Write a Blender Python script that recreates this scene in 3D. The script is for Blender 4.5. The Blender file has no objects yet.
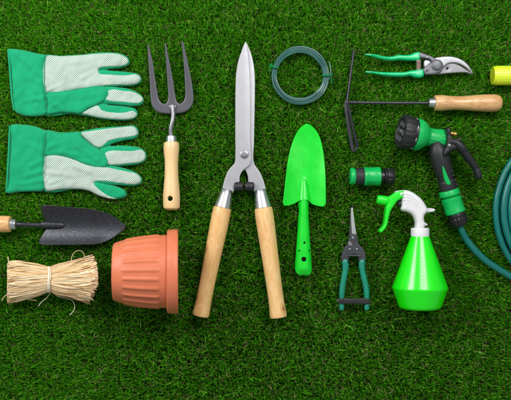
import bpy, math, random
import numpy as np
from mathutils import Vector, noise
from mathutils.geometry import delaunay_2d_cdt

random.seed(7)
rng = np.random.default_rng(7)
scene = bpy.context.scene
COL = scene.collection
PI = math.pi
D = 1.6            # camera height over the grass tips
K = 0.002          # metres for one picture unit on the grass
MM = 0.001


def W(px, py, z=0.0):
    f = (D - z) / D * K
    return Vector(((px - 255.5) * f, (200 - py) * f, z))


def kz(z):
    return (D - z) / D * K


# ------------------------------------------------------------------ materials
def srgb(r, g, b):
    def c(v):
        v /= 255.0
        return v / 12.92 if v <= 0.04045 else ((v + 0.055) / 1.055) ** 2.4
    return (c(r), c(g), c(b), 1.0)


class NT:
    def __init__(self, name):
        self.m = bpy.data.materials.new(name)
        self.m.use_nodes = True
        self.t = self.m.node_tree
        self.b = self.t.nodes["Principled BSDF"]

    def n(self, typ, ins=None, **props):
        nd = self.t.nodes.new(typ)
        for k, v in props.items():
            setattr(nd, k, v)
        for k, v in (ins or {}).items():
            if isinstance(v, bpy.types.NodeSocket):
                self.t.links.new(v, nd.inputs[k])
            else:
                nd.inputs[k].default_value = v
        return nd

    def set(self, name, v):
        if isinstance(v, bpy.types.NodeSocket):
            self.t.links.new(v, self.b.inputs[name])
        else:
            self.b.inputs[name].default_value = v

    def mix(self, f, a, b):
        nd = self.n("ShaderNodeMix", data_type="RGBA")
        for i, v in ((0, f), (6, a), (7, b)):
            if isinstance(v, bpy.types.NodeSocket):
                self.t.links.new(v, nd.inputs[i])
            else:
                nd.inputs[i].default_value = v
        return nd.outputs[2]

    def math(self, op, a, b=0.0, clamp=False):
        nd = self.n("ShaderNodeMath", operation=op, use_clamp=clamp)
        for i, v in ((0, a), (1, b)):
            if isinstance(v, bpy.types.NodeSocket):
                self.t.links.new(v, nd.inputs[i])
            else:
                nd.inputs[i].default_value = v
        return nd.outputs[0]

    def vmath(self, op, a, b=(0, 0, 0)):
        nd = self.n("ShaderNodeVectorMath", operation=op)
        for i, v in ((0, a), (1, b)):
            if isinstance(v, bpy.types.NodeSocket):
                self.t.links.new(v, nd.inputs[i])
            else:
                nd.inputs[i].default_value = v
        return nd.outputs["Value"] if op == "LENGTH" else nd.outputs[0]

    def noise(self, vec, scale, detail=3.0, rough=0.55):
        nd = self.n("ShaderNodeTexNoise", {"Scale": scale, "Detail": detail, "Roughness": rough})
        self.t.links.new(vec, nd.inputs["Vector"])
        return nd.outputs[0]

    def ramp(self, f, lo, hi):
        nd = self.n("ShaderNodeMapRange", {"From Min": lo, "From Max": hi})
        self.t.links.new(f, nd.inputs["Value"])
        return nd.outputs[0]

    def bump(self, h, strength, dist, prev=None):
        nd = self.n("ShaderNodeBump", {"Strength": strength, "Distance": dist})
        self.t.links.new(h, nd.inputs["Height"])
        if prev is not None:
            self.t.links.new(prev, nd.inputs["Normal"])
        return nd.outputs[0]

    def obj(self):
        return self.n("ShaderNodeTexCoord").outputs["Object"]


def scaled(c, s):
    return (c[0] * s, c[1] * s, c[2] * s, 1.0)


def plain(name, col, rough=0.4, metal=0.0, var=0.12, vscale=60.0, bump=0.1, bscale=900.0, bdist=0.0003,
          coat=0.0, spec=0.5, sss=0.0, rvar=0.1, scratch=0.0):
    t = NT(name)
    o = t.obj()
    n1 = t.noise(o, vscale, 4)
    t.set("Base Color", t.mix(t.ramp(n1, 0.3, 0.7), scaled(col, 1 - var), scaled(col, 1 + var)))
    n2 = t.noise(o, vscale * 2.3, 4)
    t.set("Roughness", t.math("ADD", t.math("MULTIPLY", t.math("SUBTRACT", n2, 0.5), rvar * 2), rough, True))
    t.set("Metallic", metal)
    t.set("Specular IOR Level", spec)
    t.set("Coat Weight", coat)
    t.set("Coat Roughness", 0.15)
    if sss:
        t.set("Subsurface Weight", sss)
        t.set("Subsurface Radius", (0.004, 0.01, 0.004))
        t.set("Subsurface Scale", 1.0)
    t.set("Normal", t.bump(t.noise(o, bscale, 2), bump, bdist))
    return t.m


def wood(name, light, dark, seed=0.0, knots=(), stretch=0.06, contrast=1.0):
    t = NT(name)
    lc = t.n("ShaderNodeAttribute", attribute_name="lc").outputs["Vector"]
    v = t.vmath("ADD", lc, (seed, seed * 0.37, seed * 0.11))
    vs = t.vmath("MULTIPLY", v, (stretch, 1.0, 1.0))
    warp = t.noise(t.vmath("MULTIPLY", v, (0.45, 1, 1)), 22.0, 2)
    big = t.noise(vs, 120.0, 3)
    wv = t.math("ADD", t.math("MULTIPLY", warp, 9.0), t.math("MULTIPLY", big, 3.0))
    rings = t.math("ADD", t.math("MULTIPLY", t.math("SINE", t.math("MULTIPLY", wv, 6.0)), 0.5), 0.5)
    fine = t.noise(t.vmath("MULTIPLY", v, (0.05, 1, 1)), 900.0, 3)
    f = t.math("ADD", t.math("MULTIPLY", rings, 0.42 * contrast), t.math("MULTIPLY", t.ramp(fine, 0.35, 0.7), 0.4 * contrast), True)
    patch = t.noise(t.vmath("MULTIPLY", v, (0.3, 1, 1)), 40.0, 2)
    f = t.math("ADD", f, t.math("MULTIPLY", t.ramp(patch, 0.5, 0.75), 0.3), True)
    c = t.mix(f, light, dark)
    for kp in knots:
        dv = t.vmath("MULTIPLY", t.vmath("SUBTRACT", lc, kp), (.55, 1, 1))
        dk = t.math("ADD", t.vmath("LENGTH", dv), t.math("MULTIPLY", t.math("SUBTRACT", fine, .5), .003))
        c = t.mix(t.math("MULTIPLY", t.ramp(dk, .009, .002), .55), c, srgb(196, 128, 58))
        c = t.mix(t.math("MULTIPLY", t.ramp(dk, .0032, .0012), .85), c, srgb(112, 62, 26))
    t.set("Base Color", c)
    t.set("Roughness", 0.42)
    t.set("Coat Weight", 0.4)
    t.set("Coat Roughness", 0.22)
    t.set("Normal", t.bump(fine, 0.12, 0.0004))
    return t.m


def fabric(name, col, dots=None):
    t = NT(name)
    o = t.obj()
    big = t.noise(o, 35.0, 3)
    c = t.mix(t.ramp(big, 0.3, 0.7), scaled(col, 0.9), scaled(col, 1.08))
    wv = t.noise(t.vmath("MULTIPLY", o, (1, 0.25, 1)), 1500.0, 1)
    wv2 = t.noise(t.vmath("MULTIPLY", o, (0.25, 1, 1)), 1500.0, 1)
    weave = t.math("ADD", wv, wv2)
    h = weave
    nrm = t.bump(weave, 0.25, 0.0004)
    nrm = t.bump(t.noise(t.vmath("MULTIPLY", o, (.5, 1, 1)), 55.0, 2, 0.5), 0.28, 0.004, nrm)
    if dots:
        p = 0.0044
        wob = t.vmath("SCALE", t.n("ShaderNodeTexNoise", {"Scale": 40.0, "Detail": 1.0, "Vector": o}).outputs["Color"])
        wob.node.inputs["Scale"].default_value = 1.6
        flat = t.vmath("MULTIPLY", o, (1 / p, 1 / p / 0.86, 0))
        flat = t.vmath("ADD", flat, t.vmath("MULTIPLY", wob, (1, 1, 0)))
        d1 = t.vmath("LENGTH", t.vmath("SUBTRACT", t.vmath("FRACTION", flat), (0.5, 0.5, 0)))
        d2 = t.vmath("LENGTH", t.vmath("SUBTRACT", t.vmath("FRACTION", t.vmath("ADD", flat, (0.5, 0.5, 0))), (0.5, 0.5, 0)))
        d = t.math("MINIMUM", d1, d2)
        k = t.ramp(d, 0.27, 0.19)
        c = t.mix(k, c, dots)
        nrm = t.bump(k, 0.5, 0.0006, nrm)
    t.set("Base Color", c)
    t.set("Roughness", 0.85)
    t.set("Sheen Weight", 0.15)
    t.set("Specular IOR Level", 0.25)
    t.set("Normal", nrm)
    return t.m


def hammered(name, col, rough=0.45, metal=0.55):
    t = NT(name)
    o = t.obj()
    sp = t.noise(o, 420.0, 3, 0.7)
    c = t.mix(t.ramp(sp, 0.42, 0.66), scaled(col, 0.72), scaled(col, 1.7))
    t.set("Base Color", c)
    t.set("Metallic", metal)
    t.set("Roughness", rough)
    t.set("Normal", t.bump(t.noise(o, 300.0, 2), 0.35, 0.0006))
    return t.m


def brushed(name, col, rough=0.34, ang=0.0, metal=0.9):
    t = NT(name)
    o = t.obj()
    mp = t.n("ShaderNodeMapping", {"Rotation": (0, 0, ang), "Scale": (1.0, 0.04, 1.0)})
    t.t.links.new(o, mp.inputs["Vector"])
    st = t.noise(mp.outputs[0], 1400.0, 3)
    cl = t.noise(o, 40.0, 3)
    t.set("Base Color", t.mix(t.ramp(st, 0.25, 0.75), scaled(col, 0.86), scaled(col, 1.1)))
    t.set("Metallic", metal)
    t.set("Roughness", t.math("ADD", t.math("MULTIPLY", cl, 0.2), rough - 0.1, True))
    t.set("Normal", t.bump(st, 0.06, 0.0002))
    return t.m


def hose_mat(name, col, dark):
    t = NT(name)
    uv = t.n("ShaderNodeUVMap").outputs[0]
    s = t.n("ShaderNodeSeparateXYZ")
    t.t.links.new(uv, s.inputs[0])
    a = t.math("MULTIPLY", s.outputs[0], 1.0 / 0.0042)
    b = t.math("MULTIPLY", s.outputs[1], 9.0)
    w1 = t.math("ABSOLUTE", t.math("SINE", t.math("MULTIPLY", t.math("ADD", a, b), PI)))
    w2 = t.math("ABSOLUTE", t.math("SINE", t.math("MULTIPLY", t.math("SUBTRACT", a, b), PI)))
    net = t.ramp(t.math("MINIMUM", w1, w2), 0.30, 0.08)
    c = t.mix(t.math("MULTIPLY", net, 0.85), col, dark)
    t.set("Base Color", c)
    t.set("Roughness", 0.3)
    t.set("Coat Weight", 0.35)
    t.set("Coat Roughness", 0.18)
    t.set("Normal", t.bump(net, 0.2, 0.0003))
    return t.m


M = {}
M["cloth"] = fabric("green cotton", srgb(10, 160, 110))
M["dotted"] = fabric("dotted cotton", srgb(212, 220, 212), dots=srgb(44, 130, 100))
M["thread"] = plain("seam thread", srgb(16, 150, 104), 0.8)
M["hammer"] = hammered("hammered grey paint", srgb(66, 68, 74), .38, .75)
M["hammer_fork"] = plain("grey fork enamel", srgb(92, 92, 99), 0.42, 0.5, 0.12, 300, 0.25, 500)
M["steel"] = brushed("brushed steel", srgb(176, 177, 182), 0.5, 0.0, 0.6)
M["steel_bright"] = plain("plated steel", srgb(150, 151, 156), 0.4, 0.75, 0.05)
M["jaw_steel"] = brushed("darker jaw steel", srgb(140, 141, 146), 0.5, 1.57, 0.6)
M["ferrule"] = plain("polished ferrule steel", srgb(200, 203, 206), 0.3, 0.9, 0.06)
M["dark_steel"] = plain("dark steel rod", srgb(56, 58, 64), 0.36, 0.4, 0.2, 90, 0.2, 500)
M["shaft_grey"] = plain("grey steel stem", srgb(135, 137, 142), 0.38, 0.7, 0.12)
M["beech"] = wood("pale beech", srgb(240, 206, 152), srgb(214, 168, 108), 1.3, contrast=1.15)
M["beech2"] = wood("golden beech", srgb(232, 188, 128), srgb(204, 148, 86), 4.1, contrast=1.1)
M["beech_knot_low"] = wood("shear handle beech with a knot near its end", srgb(246, 208, 148), srgb(224, 168, 100), 5.2, contrast=.85, knots=[(.203, -.0115, .0105)])
M["beech_knot_high"] = wood("shear handle beech with a side knot", srgb(244, 204, 142), srgb(218, 158, 86), 7.7, contrast=.9, knots=[(.088, .0150, .0075), (.185, .014, .006)])
M["beech_grain"] = wood("grained ash", srgb(228, 186, 132), srgb(190, 138, 82), 9.9, stretch=0.14, contrast=1.15)
M["terracotta"] = plain("terracotta plastic", srgb(219, 121, 85), 0.45, 0, 0.09, 28, 0.2, 900, 0.0002, sss=0.0)


def worn_paint(name, col, bare):
    t = NT(name)
    o = t.obj()
    st = t.noise(t.vmath("MULTIPLY", o, (1, .05, 1)), 700.0, 2)
    spot = t.noise(o, 130.0, 4, .65)
    big = t.noise(o, 45.0, 3)
    c = t.mix(t.ramp(big, .3, .7), scaled(col, .9), scaled(col, 1.08))
    c = t.mix(t.math("MULTIPLY", t.ramp(st, .62, .74), .3), c, bare)
    c = t.mix(t.math("MULTIPLY", t.ramp(spot, .70, .75), .6), c, bare)
    t.set("Base Color", c)
    t.set("Roughness", t.math("ADD", t.math("MULTIPLY", big, .25), .22))
    t.set("Coat Weight", .25)
    t.set("Coat Roughness", .2)
    t.set("Normal", t.bump(t.noise(o, 350.0, 3), .2, .0004))
    return t.m


M["green_paint"] = worn_paint("bright green worn enamel", srgb(4, 218, 44), srgb(120, 226, 130))
M["bottle"] = plain("green bottle plastic", srgb(14, 240, 10), 0.30, 0, 0.03, 30, 0.08, 300, 0.0003, sss=0.35, coat=0.6)
M["trigger_green"] = plain("green trigger plastic", srgb(22, 226, 40), 0.35, 0, 0.05)
M["white_plastic"] = plain("white plastic", srgb(222, 223, 226), 0.36, 0, 0.03, sss=0.05)
M["green_plastic"] = plain("green plastic", srgb(4, 180, 86), 0.36, 0, 0.08, 50, 0.15, 700)
M["black_rubber"] = plain("black rubber", srgb(33, 35, 38), 0.5, 0, 0.2, 80, 0.3, 900)
M["black_plastic"] = plain("black plastic", srgb(27, 28, 31), 0.38, 0, 0.2, 80, 0.2, 900)
M["grip_green"] = plain("green vinyl grip", srgb(14, 196, 124), 0.3, 0, 0.06, 60, 0.15, 500, coat=0.2)
M["teal_grip"] = plain("teal vinyl grip", srgb(24, 136, 112), 0.32, 0, 0.08, 60, 0.15, 500, coat=0.2)
M["grey_cast"] = plain("grey cast metal", srgb(104, 106, 112), 0.45, 0.5, 0.18, 200, 0.4, 700)
M["plate_dark"] = plain("dark gunmetal", srgb(74, 76, 82), 0.4, 0.5, 0.15, 120, 0.2, 700)
M["wire"] = plain("green coated wire", srgb(36, 92, 86), 0.36, 0, 0.12, 120, 0.1, 600, coat=0.3)
M["tie_green"] = plain("green twist tie", srgb(10, 150, 84), 0.4)
M["lime"] = plain("lime plastic", srgb(214, 236, 48), 0.28, 0, 0.04, sss=0.1)
M["lime_dark"] = plain("lime plastic end", srgb(196, 214, 24), 0.35, 0, 0.04)
M["brass"] = plain("brass", srgb(196, 160, 90), 0.35, 0.9)
M["spring"] = plain("copper toned spring", srgb(206, 176, 166), 0.35, 0.7)
M["hose"] = hose_mat("braided teal hose", srgb(10, 116, 108), srgb(4, 62, 66))
M["mark"] = plain("white marking", srgb(215, 218, 220), 0.5)


def raffia_mat():
    t = NT("dry raffia")
    o = t.obj()
    at = t.n("ShaderNodeAttribute", attribute_name="rnd").outputs["Fac"]
    st = t.noise(t.vmath("MULTIPLY", o, (0.06, 1, 1)), 900.0, 3)
    c = t.mix(at, srgb(250, 234, 200), srgb(224, 186, 130))
    c = t.mix(t.math("MULTIPLY", t.ramp(st, 0.45, 0.75), 0.5), c, srgb(216, 182, 130))
    t.set("Base Color", c)
    t.set("Roughness", 0.6)
    t.set("Normal", t.bump(st, 0.3, 0.0004))
    return t.m


M["raffia"] = raffia_mat()
M["twine"] = plain("raffia tie", srgb(244, 232, 206), 0.6, 0, 0.08, 200, 0.3, 800)
M["strand"] = plain("loose raffia strand", srgb(214, 196, 140), 0.6, 0, 0.1, 200, 0.3, 800)


# ------------------------------------------------------------------ object helpers
REC = []          # world-space meshes, so the grass can be pressed down under them


def wloc(o):
    v = Vector((0, 0, 0))
    while o is not None:
        v = v + o.location
        o = o.parent
    return v


def thing(name, label, cat, px, py, group=None):
    o = bpy.data.objects.new(name, None)
    o.empty_display_size = 0.02
    COL.objects.link(o)
    o.location = W(px, py, 0)
    o["label"] = label
    o["category"] = cat
    if group:
        o["group"] = group
    return o


def link(name, verts, faces, mat, parent, lc=None, uvs=None, rnd=None, sharp=38, label=None, solid=True):
    V = np.asarray(verts, dtype=np.float64).reshape(-1, 3)
    if solid:
        REC.append((V, faces))
    vol = 0.0
    c0 = V.mean(axis=0)
    for f in faces[:20000]:
        for i in range(1, len(f) - 1):
            vol += float(np.dot(V[f[0]] - c0, np.cross(V[f[i]] - c0, V[f[i + 1]] - c0)))
    if vol < 0 and uvs is None:
        faces = [tuple(f)[::-1] for f in faces]
    off = wloc(parent) if parent else Vector((0, 0, 0))
    c = V.mean(axis=0)
    loc = Vector((float(c[0]), float(c[1]), float(c[2]))) - off
    me = bpy.data.meshes.new(name)
    L = V - c
    me.from_pydata([tuple(v) for v in L], [], [tuple(int(i) for i in f) for f in faces])
    me.materials.append(mat)
    me.polygons.foreach_set("use_smooth", [True] * len(me.polygons))
    if lc is not None:
        a = me.attributes.new("lc", "FLOAT_VECTOR", "POINT")
        a.data.foreach_set("vector", np.asarray(lc, dtype=np.float32).ravel())
    if rnd is not None:
        a = me.attributes.new("rnd", "FLOAT", "POINT")
        a.data.foreach_set("value", np.asarray(rnd, dtype=np.float32).ravel())
    if uvs is not None:
        ul = me.uv_layers.new(name="UVMap")
        ul.data.foreach_set("uv", np.asarray(uvs, dtype=np.float32).ravel())
    me.update()
    me.set_sharp_from_angle(angle=math.radians(sharp))
    o = bpy.data.objects.new(name, me)
    COL.objects.link(o)
    o.location = loc
    o.parent = parent
    if label:
        o["label"] = label
    return o


def spline(pts, n=6, closed=False):
    P = [np.array(p, dtype=float) for p in pts]
    N = len(P)
    out = []
    rngi = range(N) if closed else range(N - 1)
    for i in rngi:
        if closed:
            p0, p1, p2, p3 = P[(i - 1) % N], P[i], P[(i + 1) % N], P[(i + 2) % N]
        else:
            p1, p2 = P[i], P[i + 1]
            p0 = P[i - 1] if i > 0 else 2 * p1 - p2
            p3 = P[i + 2] if i + 2 < N else 2 * p2 - p1
        # centripetal-like tangents to avoid overshoot on uneven spacing
        d01 = max(np.linalg.norm((p1 - p0)[:2]), 1e-6) ** 0.5
        d12 = max(np.linalg.norm((p2 - p1)[:2]), 1e-6) ** 0.5
        d23 = max(np.linalg.norm((p3 - p2)[:2]), 1e-6) ** 0.5
        m1 = (p1 - p0) / d01 - (p2 - p0) / (d01 + d12) + (p2 - p1) / d12
        m2 = (p2 - p1) / d12 - (p3 - p1) / (d12 + d23) + (p3 - p2) / d23
        m1 = m1 * d12
        m2 = m2 * d12
        for k in range(n):
            t = k / n
            t2, t3 = t * t, t * t * t
            out.append((2 * t3 - 3 * t2 + 1) * p1 + (t3 - 2 * t2 + t) * m1 + (-2 * t3 + 3 * t2) * p2 + (t3 - t2) * m2)
    if not closed:
        out.append(P[-1])
    return out


def resample(poly, step):
    P = np.array(poly)
    Q = np.vstack([P, P[:1]])
    seg = np.linalg.norm(np.diff(Q, axis=0), axis=1)
    s = np.concatenate([[0], np.cumsum(seg)])
    n = max(8, int(s[-1] / step))
    t = np.linspace(0, s[-1], n, endpoint=False)
    return np.stack([np.interp(t, s, Q[:, 0]), np.interp(t, s, Q[:, 1])], 1)


def inside(poly, pts):
    x, y = pts[:, 0], pts[:, 1]
    r = np.zeros(len(pts), bool)
    n = len(poly)
    for i in range(n):
        x0, y0 = poly[i]
        x1, y1 = poly[(i + 1) % n]
        if y0 == y1:
            continue
        c = ((y0 > y) != (y1 > y)) & (x < (x1 - x0) * (y - y0) / (y1 - y0) + x0)
        r ^= c
    return r


def dist(poly, pts):
    A = poly
    B = np.roll(poly, -1, axis=0)
    AB = B - A
    L = (AB ** 2).sum(1) + 1e-12
    best = np.full(len(pts), 1e9)
    for i in range(len(A)):
        ap = pts - A[i]
        t = np.clip((ap @ AB[i]) / L[i], 0, 1)
        q = ap - t[:, None] * AB[i]
        best = np.minimum(best, np.sqrt((q ** 2).sum(1)))
    return best


def rnd_edge(d, R, H):
    u = np.clip(d / R, 0, 1)
    return H * np.sqrt(np.clip(1 - (1 - u) ** 2, 0, 1))


def sheet(name, outline, ztop, zbot, mat, parent, zr=0.01, res=2.0, step=1.2, holes=(), smooth=True,
          insets=(0.3, 0.8, 1.6, 2.8), sharp=38, label=None, closed_pts=5):
    """A plate or puffed panel with the given outline; ztop and zbot give its two faces."""
    poly = np.array(spline(outline, closed_pts, True))[:, :2] if smooth else np.array(outline, float)
    poly = resample(poly, step) if smooth else poly
    loops = [poly] + [np.array([(hx + hr * math.cos(a), hy + hr * math.sin(a)) for a in np.linspace(0, 2 * PI, 14, endpoint=False)]) if not isinstance(hx, (list, tuple)) else np.array([hx, hy, hr]) for hx, hy, hr in holes]
    lo, hi = poly.min(0), poly.max(0)
    gx, gy = np.meshgrid(np.arange(lo[0], hi[0], res), np.arange(lo[1], hi[1], res))
    gx = gx + (np.arange(gx.shape[0]) % 2)[:, None] * res * 0.5
    pts = np.stack([gx.ravel(), gy.ravel()], 1)
    pts = pts[inside(poly, pts)]
    alls = np.vstack(loops)

    def dmin(p):
        d = dist(poly, p)
        for h in loops[1:]:
            d = np.minimum(d, dist(h, p))
        return d
    pts = pts[dmin(pts) > (insets[-1] + res * 0.4 if insets else res * 0.4)] if len(pts) else pts
    nx = np.roll(poly, -1, 0) - np.roll(poly, 1, 0)
    nn = np.stack([-nx[:, 1], nx[:, 0]], 1)
    nn /= np.linalg.norm(nn, axis=1)[:, None] + 1e-9
    area = 0.5 * np.sum(poly[:, 0] * np.roll(poly[:, 1], -1) - np.roll(poly[:, 0], -1) * poly[:, 1])
    if area < 0:
        nn = -nn
    extra = []
    for i, q in enumerate(insets):
        c = poly + nn * q
        if i:
            c = c[(i % 2)::2] if q > step * 1.2 else c
        ok = inside(poly, c)
        c = c[ok]
        if len(c):
            c = c[dmin(c) > q * 0.93]
        if len(c):
            extra.append(c)
    allp = np.vstack([alls] + extra + ([pts] if len(pts) else []))
    for h in loops[1:]:
        keep = ~inside(h, allp)
        keep[:len(alls)] = True
        allp = allp[keep]
    edges, k = [], 0
    for lp in loops:
        n = len(lp)
        edges += [(k + i, k + (i + 1) % n) for i in range(n)]
        k += n
    vo, _, fo, _, _, _ = delaunay_2d_cdt([Vector((float(a), float(b))) for a, b in allp], edges, [], 1, 1e-5)
    P = np.array([(v.x, v.y) for v in vo])
    F = [tuple(f) for f in fo]
    cen = np.array([P[list(f)].mean(0) for f in F])
    keep = inside(poly, cen)
    for h in loops[1:]:
        keep &= ~inside(h, cen)
    F = [f for f, kp in zip(F, keep) if kp]
    used = sorted({i for f in F for i in f})
    mp = {o: i for i, o in enumerate(used)}
    P = P[used]
    F = [tuple(mp[i] for i in f) for f in F]
    d = dmin(P)
    zt = ztop(P[:, 0], P[:, 1], d) + np.zeros(len(P))
    zb = zbot(P[:, 0], P[:, 1], d) + np.zeros(len(P))
    f = kz(zr)
    X, Y = (P[:, 0] - 255.5) * f, (200 - P[:, 1]) * f
    n = len(P)
    V = np.vstack([np.stack([X, Y, zt], 1), np.stack([X, Y, zb], 1)])
    cnt = {}
    faces = []
    for a, b, c in F:
        # orientation up
        cr = (X[b] - X[a]) * (Y[c] - Y[a]) - (X[c] - X[a]) * (Y[b] - Y[a])
        if cr < 0:
            b, c = c, b
        faces.append((a, b, c))
        faces.append((n + a, n + c, n + b))
        for e in ((a, b), (b, c), (c, a)):
            cnt[e] = cnt.get(e, 0) + 1
    for (a, b) in cnt:
        if (b, a) not in cnt:
            faces.append((b, a, n + a, n + b))
    return link(name, V, faces, mat, parent, sharp=sharp, label=label)


def frames(P):
    P = [Vector(p) for p in P]
    T = []
    for i in range(len(P)):
        a, b = P[max(i - 1, 0)], P[min(i + 1, len(P) - 1)]
        T.append((b - a).normalized())
    up = Vector((0, 0, 1)) if abs(T[0].z) < 0.9 else Vector((0, 1, 0))
    N = [(up - T[0] * up.dot(T[0])).normalized()]
    for i in range(1, len(P)):
        n = N[-1] - T[i] * N[-1].dot(T[i])
        N.append(n.normalized())
    return P, T, N


def tube_geo(path, rad, seg=12, cap=True, flat=None, up_lock=False):
    """path: world points; rad: one radius or one per point (half width); flat: height over width."""
    P, T, N = frames(path)
    if up_lock:
        N = []
        for t in T:
            u = Vector((0, 0, 1))
            N.append((u - t * u.dot(t)).normalized())
    n = len(P)
    R = [rad] * n if not isinstance(rad, (list, tuple, np.ndarray)) else list(rad)
    Fl = [1.0 if flat is None else flat] * n if not isinstance(flat, (list, tuple)) else list(flat)
    verts, faces, uv, lc = [], [], [], []
    s = 0.0
    S = []
    for i in range(n):
        if i:
            s += (P[i] - P[i - 1]).length
        S.append(s)
        B = T[i].cross(N[i])
        for k in range(seg):
            a = 2 * PI * k / seg - PI / 2
            verts.append(P[i] + B * (math.cos(a) * R[i]) + N[i] * (math.sin(a) * R[i] * Fl[i]))
            lc.append((s, math.cos(a) * R[i], math.sin(a) * R[i]))
    for i in range(n - 1):
        for k in range(seg):
            k2 = (k + 1) % seg
            faces.append((i * seg + k, i * seg + k2, (i + 1) * seg + k2, (i + 1) * seg + k))
            uv += [(S[i], k / seg), (S[i], (k + 1) / seg), (S[i + 1], (k + 1) / seg), (S[i + 1], k / seg)]
    if cap:
        for i, sg in ((0, -1), (n - 1, 1)):
            base = i * seg
            prev = [base + k for k in range(seg)]
            for q in (0.55, 0.9):
                ring = []
                cc = math.sqrt(1 - q * q)
                B = T[i].cross(N[i])
                for k in range(seg):
                    a = 2 * PI * k / seg - PI / 2
                    ring.append(len(verts))
                    rr = R[i] * cc
                    verts.append(P[i] + T[i] * (sg * q * R[i] * min(1, Fl[i])) + B * (math.cos(a) * rr) + N[i] * (math.sin(a) * rr * Fl[i]))
                    lc.append((S[i], math.cos(a) * rr, math.sin(a) * rr))
                for k in range(seg):
                    k2 = (k + 1) % seg
                    f = (prev[k], prev[k2], ring[k2], ring[k])
                    faces.append(f if sg > 0 else f[::-1])
                    uv += [(S[i], 0)] * 4
                prev = ring
            faces.append(tuple(prev) if sg > 0 else tuple(prev[::-1]))
            uv += [(S[i], 0)] * seg
    return verts, faces, uv, lc


def tube(name, path, rad, mat, parent, seg=12, cap=True, flat=None, sharp=50, up_lock=False, label=None):
    v, f, uv, lc = tube_geo(path, rad, seg, cap, flat, up_lock)
    return link(name, [tuple(p) for p in v], f, mat, parent, lc=[tuple(c) for c in lc], uvs=uv, sharp=sharp, label=label)


def path3(pts, n=6):
    """smooth path through (px, py, z_metres)"""
    return [W(p[0], p[1], p[2]) for p in spline(pts, n)]


def lathe(name, a, b, prof, mat, parent, seg=36, mod=None, sharp=38, smooth=0, label=None):
    """a, b: world ends of the axis; prof: (fraction along axis, radius in picture units)."""
    a, b = Vector(a), Vector(b)
    ax = b - a
    L = ax.length
    t = ax.normalized()
    up = Vector((0, 0, 1)) if abs(t.z) < 0.9 else Vector((0, 1, 0))
    nrm = (up - t * up.dot(t)).normalized()
    bi = t.cross(nrm)
    k = kz((a.z + b.z) / 2)
    if smooth:
        prof = [tuple(p) for p in spline(prof, smooth)]
    verts, lc, faces = [], [], []
    for s, r in prof:
        r = max(r, 0.0) * k
        for j in range(seg):
            th = 2 * PI * j / seg - PI / 2
            rr = r + (mod(s, th) * k if mod else 0)
            verts.append(a + ax * s + bi * (math.cos(th) * rr) + nrm * (math.sin(th) * rr))
            lc.append((s * L, math.cos(th) * rr, math.sin(th) * rr))
    n = len(prof)
    for i in range(n - 1):
        for j in range(seg):
            j2 = (j + 1) % seg
            faces.append((i * seg + j, i * seg + j2, (i + 1) * seg + j2, (i + 1) * seg + j))
    if prof[0][1] > 1e-6:
        faces.append(tuple(range(seg))[::-1])
    if prof[-1][1] > 1e-6:
        faces.append(tuple((n - 1) * seg + j for j in range(seg)))
    return link(name, [tuple(v) for v in verts], faces, mat, parent, lc=[tuple(c) for c in lc], sharp=sharp, label=label)


def rivet(name, px, py, z, r, h, mat, parent, seg=20):
    p = W(px, py, z)
    return lathe(name, p, p + Vector((0, 0, h)), [(0, r), (0.5, r), (0.8, r * 0.85), (0.97, r * 0.5), (1, 0)], mat, parent, seg)


def cut(obj, cyl_a, cyl_b, r):
    """drill a real hole through a part"""
    tmp = lathe("drill", cyl_a, cyl_b, [(0, r), (1, r)], M["dark_steel"], None, 20)
    REC.pop()
    md = obj.modifiers.new("hole", "BOOLEAN")
    md.object = tmp
    md.operation = "DIFFERENCE"
    md.solver = "EXACT"
    bpy.context.view_layer.update()
    dg = bpy.context.evaluated_depsgraph_get()
    nm = bpy.data.meshes.new_from_object(obj.evaluated_get(dg))
    obj.modifiers.clear()
    old = obj.data
    obj.data = nm
    nm.name = old.name + "_drilled"
    bpy.data.objects.remove(tmp)


def const(z):
    return lambda X, Y, d: np.full(len(X), z)


def nz(X, Y, s, seed=0.0):
    return np.array([noise.noise(Vector((float(x) * s, float(y) * s, seed))) for x, y in zip(X, Y)])


# ------------------------------------------------------------------ gloves
def segd(X, Y, x0, y0, x1, y1):
    dx, dy = x1 - x0, y1 - y0
    t = np.clip(((X - x0) * dx + (Y - y0) * dy) / (dx * dx + dy * dy), 0, 1)
    return np.hypot(X - x0 - t * dx, Y - y0 - t * dy), t


def puff(base, H, R, wr=0.0, seed=0.0, ws=0.07, folds=()):
    def f(X, Y, d):
        e = rnd_edge(d, R, 1.0)
        w = nz(X, Y, ws, seed) * 0.7 + nz(X, Y, ws * 2.3, seed + 5) * 0.3
        fold = 1 - np.abs(nz(X + 0.6 * Y, Y * 0.5 - X * 0.1, ws * 1.3, seed + 9)) * 2.2
        fz = np.zeros(len(X))
        for x0, y0, x1, y1, wd, hh in folds:
            q, t = segd(X, Y, x0, y0, x1, y1)
            fz += hh * MM * (np.exp(-(q / wd) ** 2) - .55 * np.exp(-((q - 2.0 * wd) / wd) ** 2)) * (1 - .55 * t)
        cr1 = np.exp(-(nz(X * .55 + Y * .35, Y * .6 - X * .2, ws * 1.1, seed + 13) / .07) ** 2)
        cr2 = np.exp(-(nz(X * .3 - Y * .5, Y + X * .5, ws * .9, seed + 17) / .05) ** 2)
        return base + e * H + e * fz + e * wr * (.75 * w + 0.6 * np.clip(fold, -0.5, 1) - .28 * cr1 - .22 * cr2)
    return f


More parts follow.
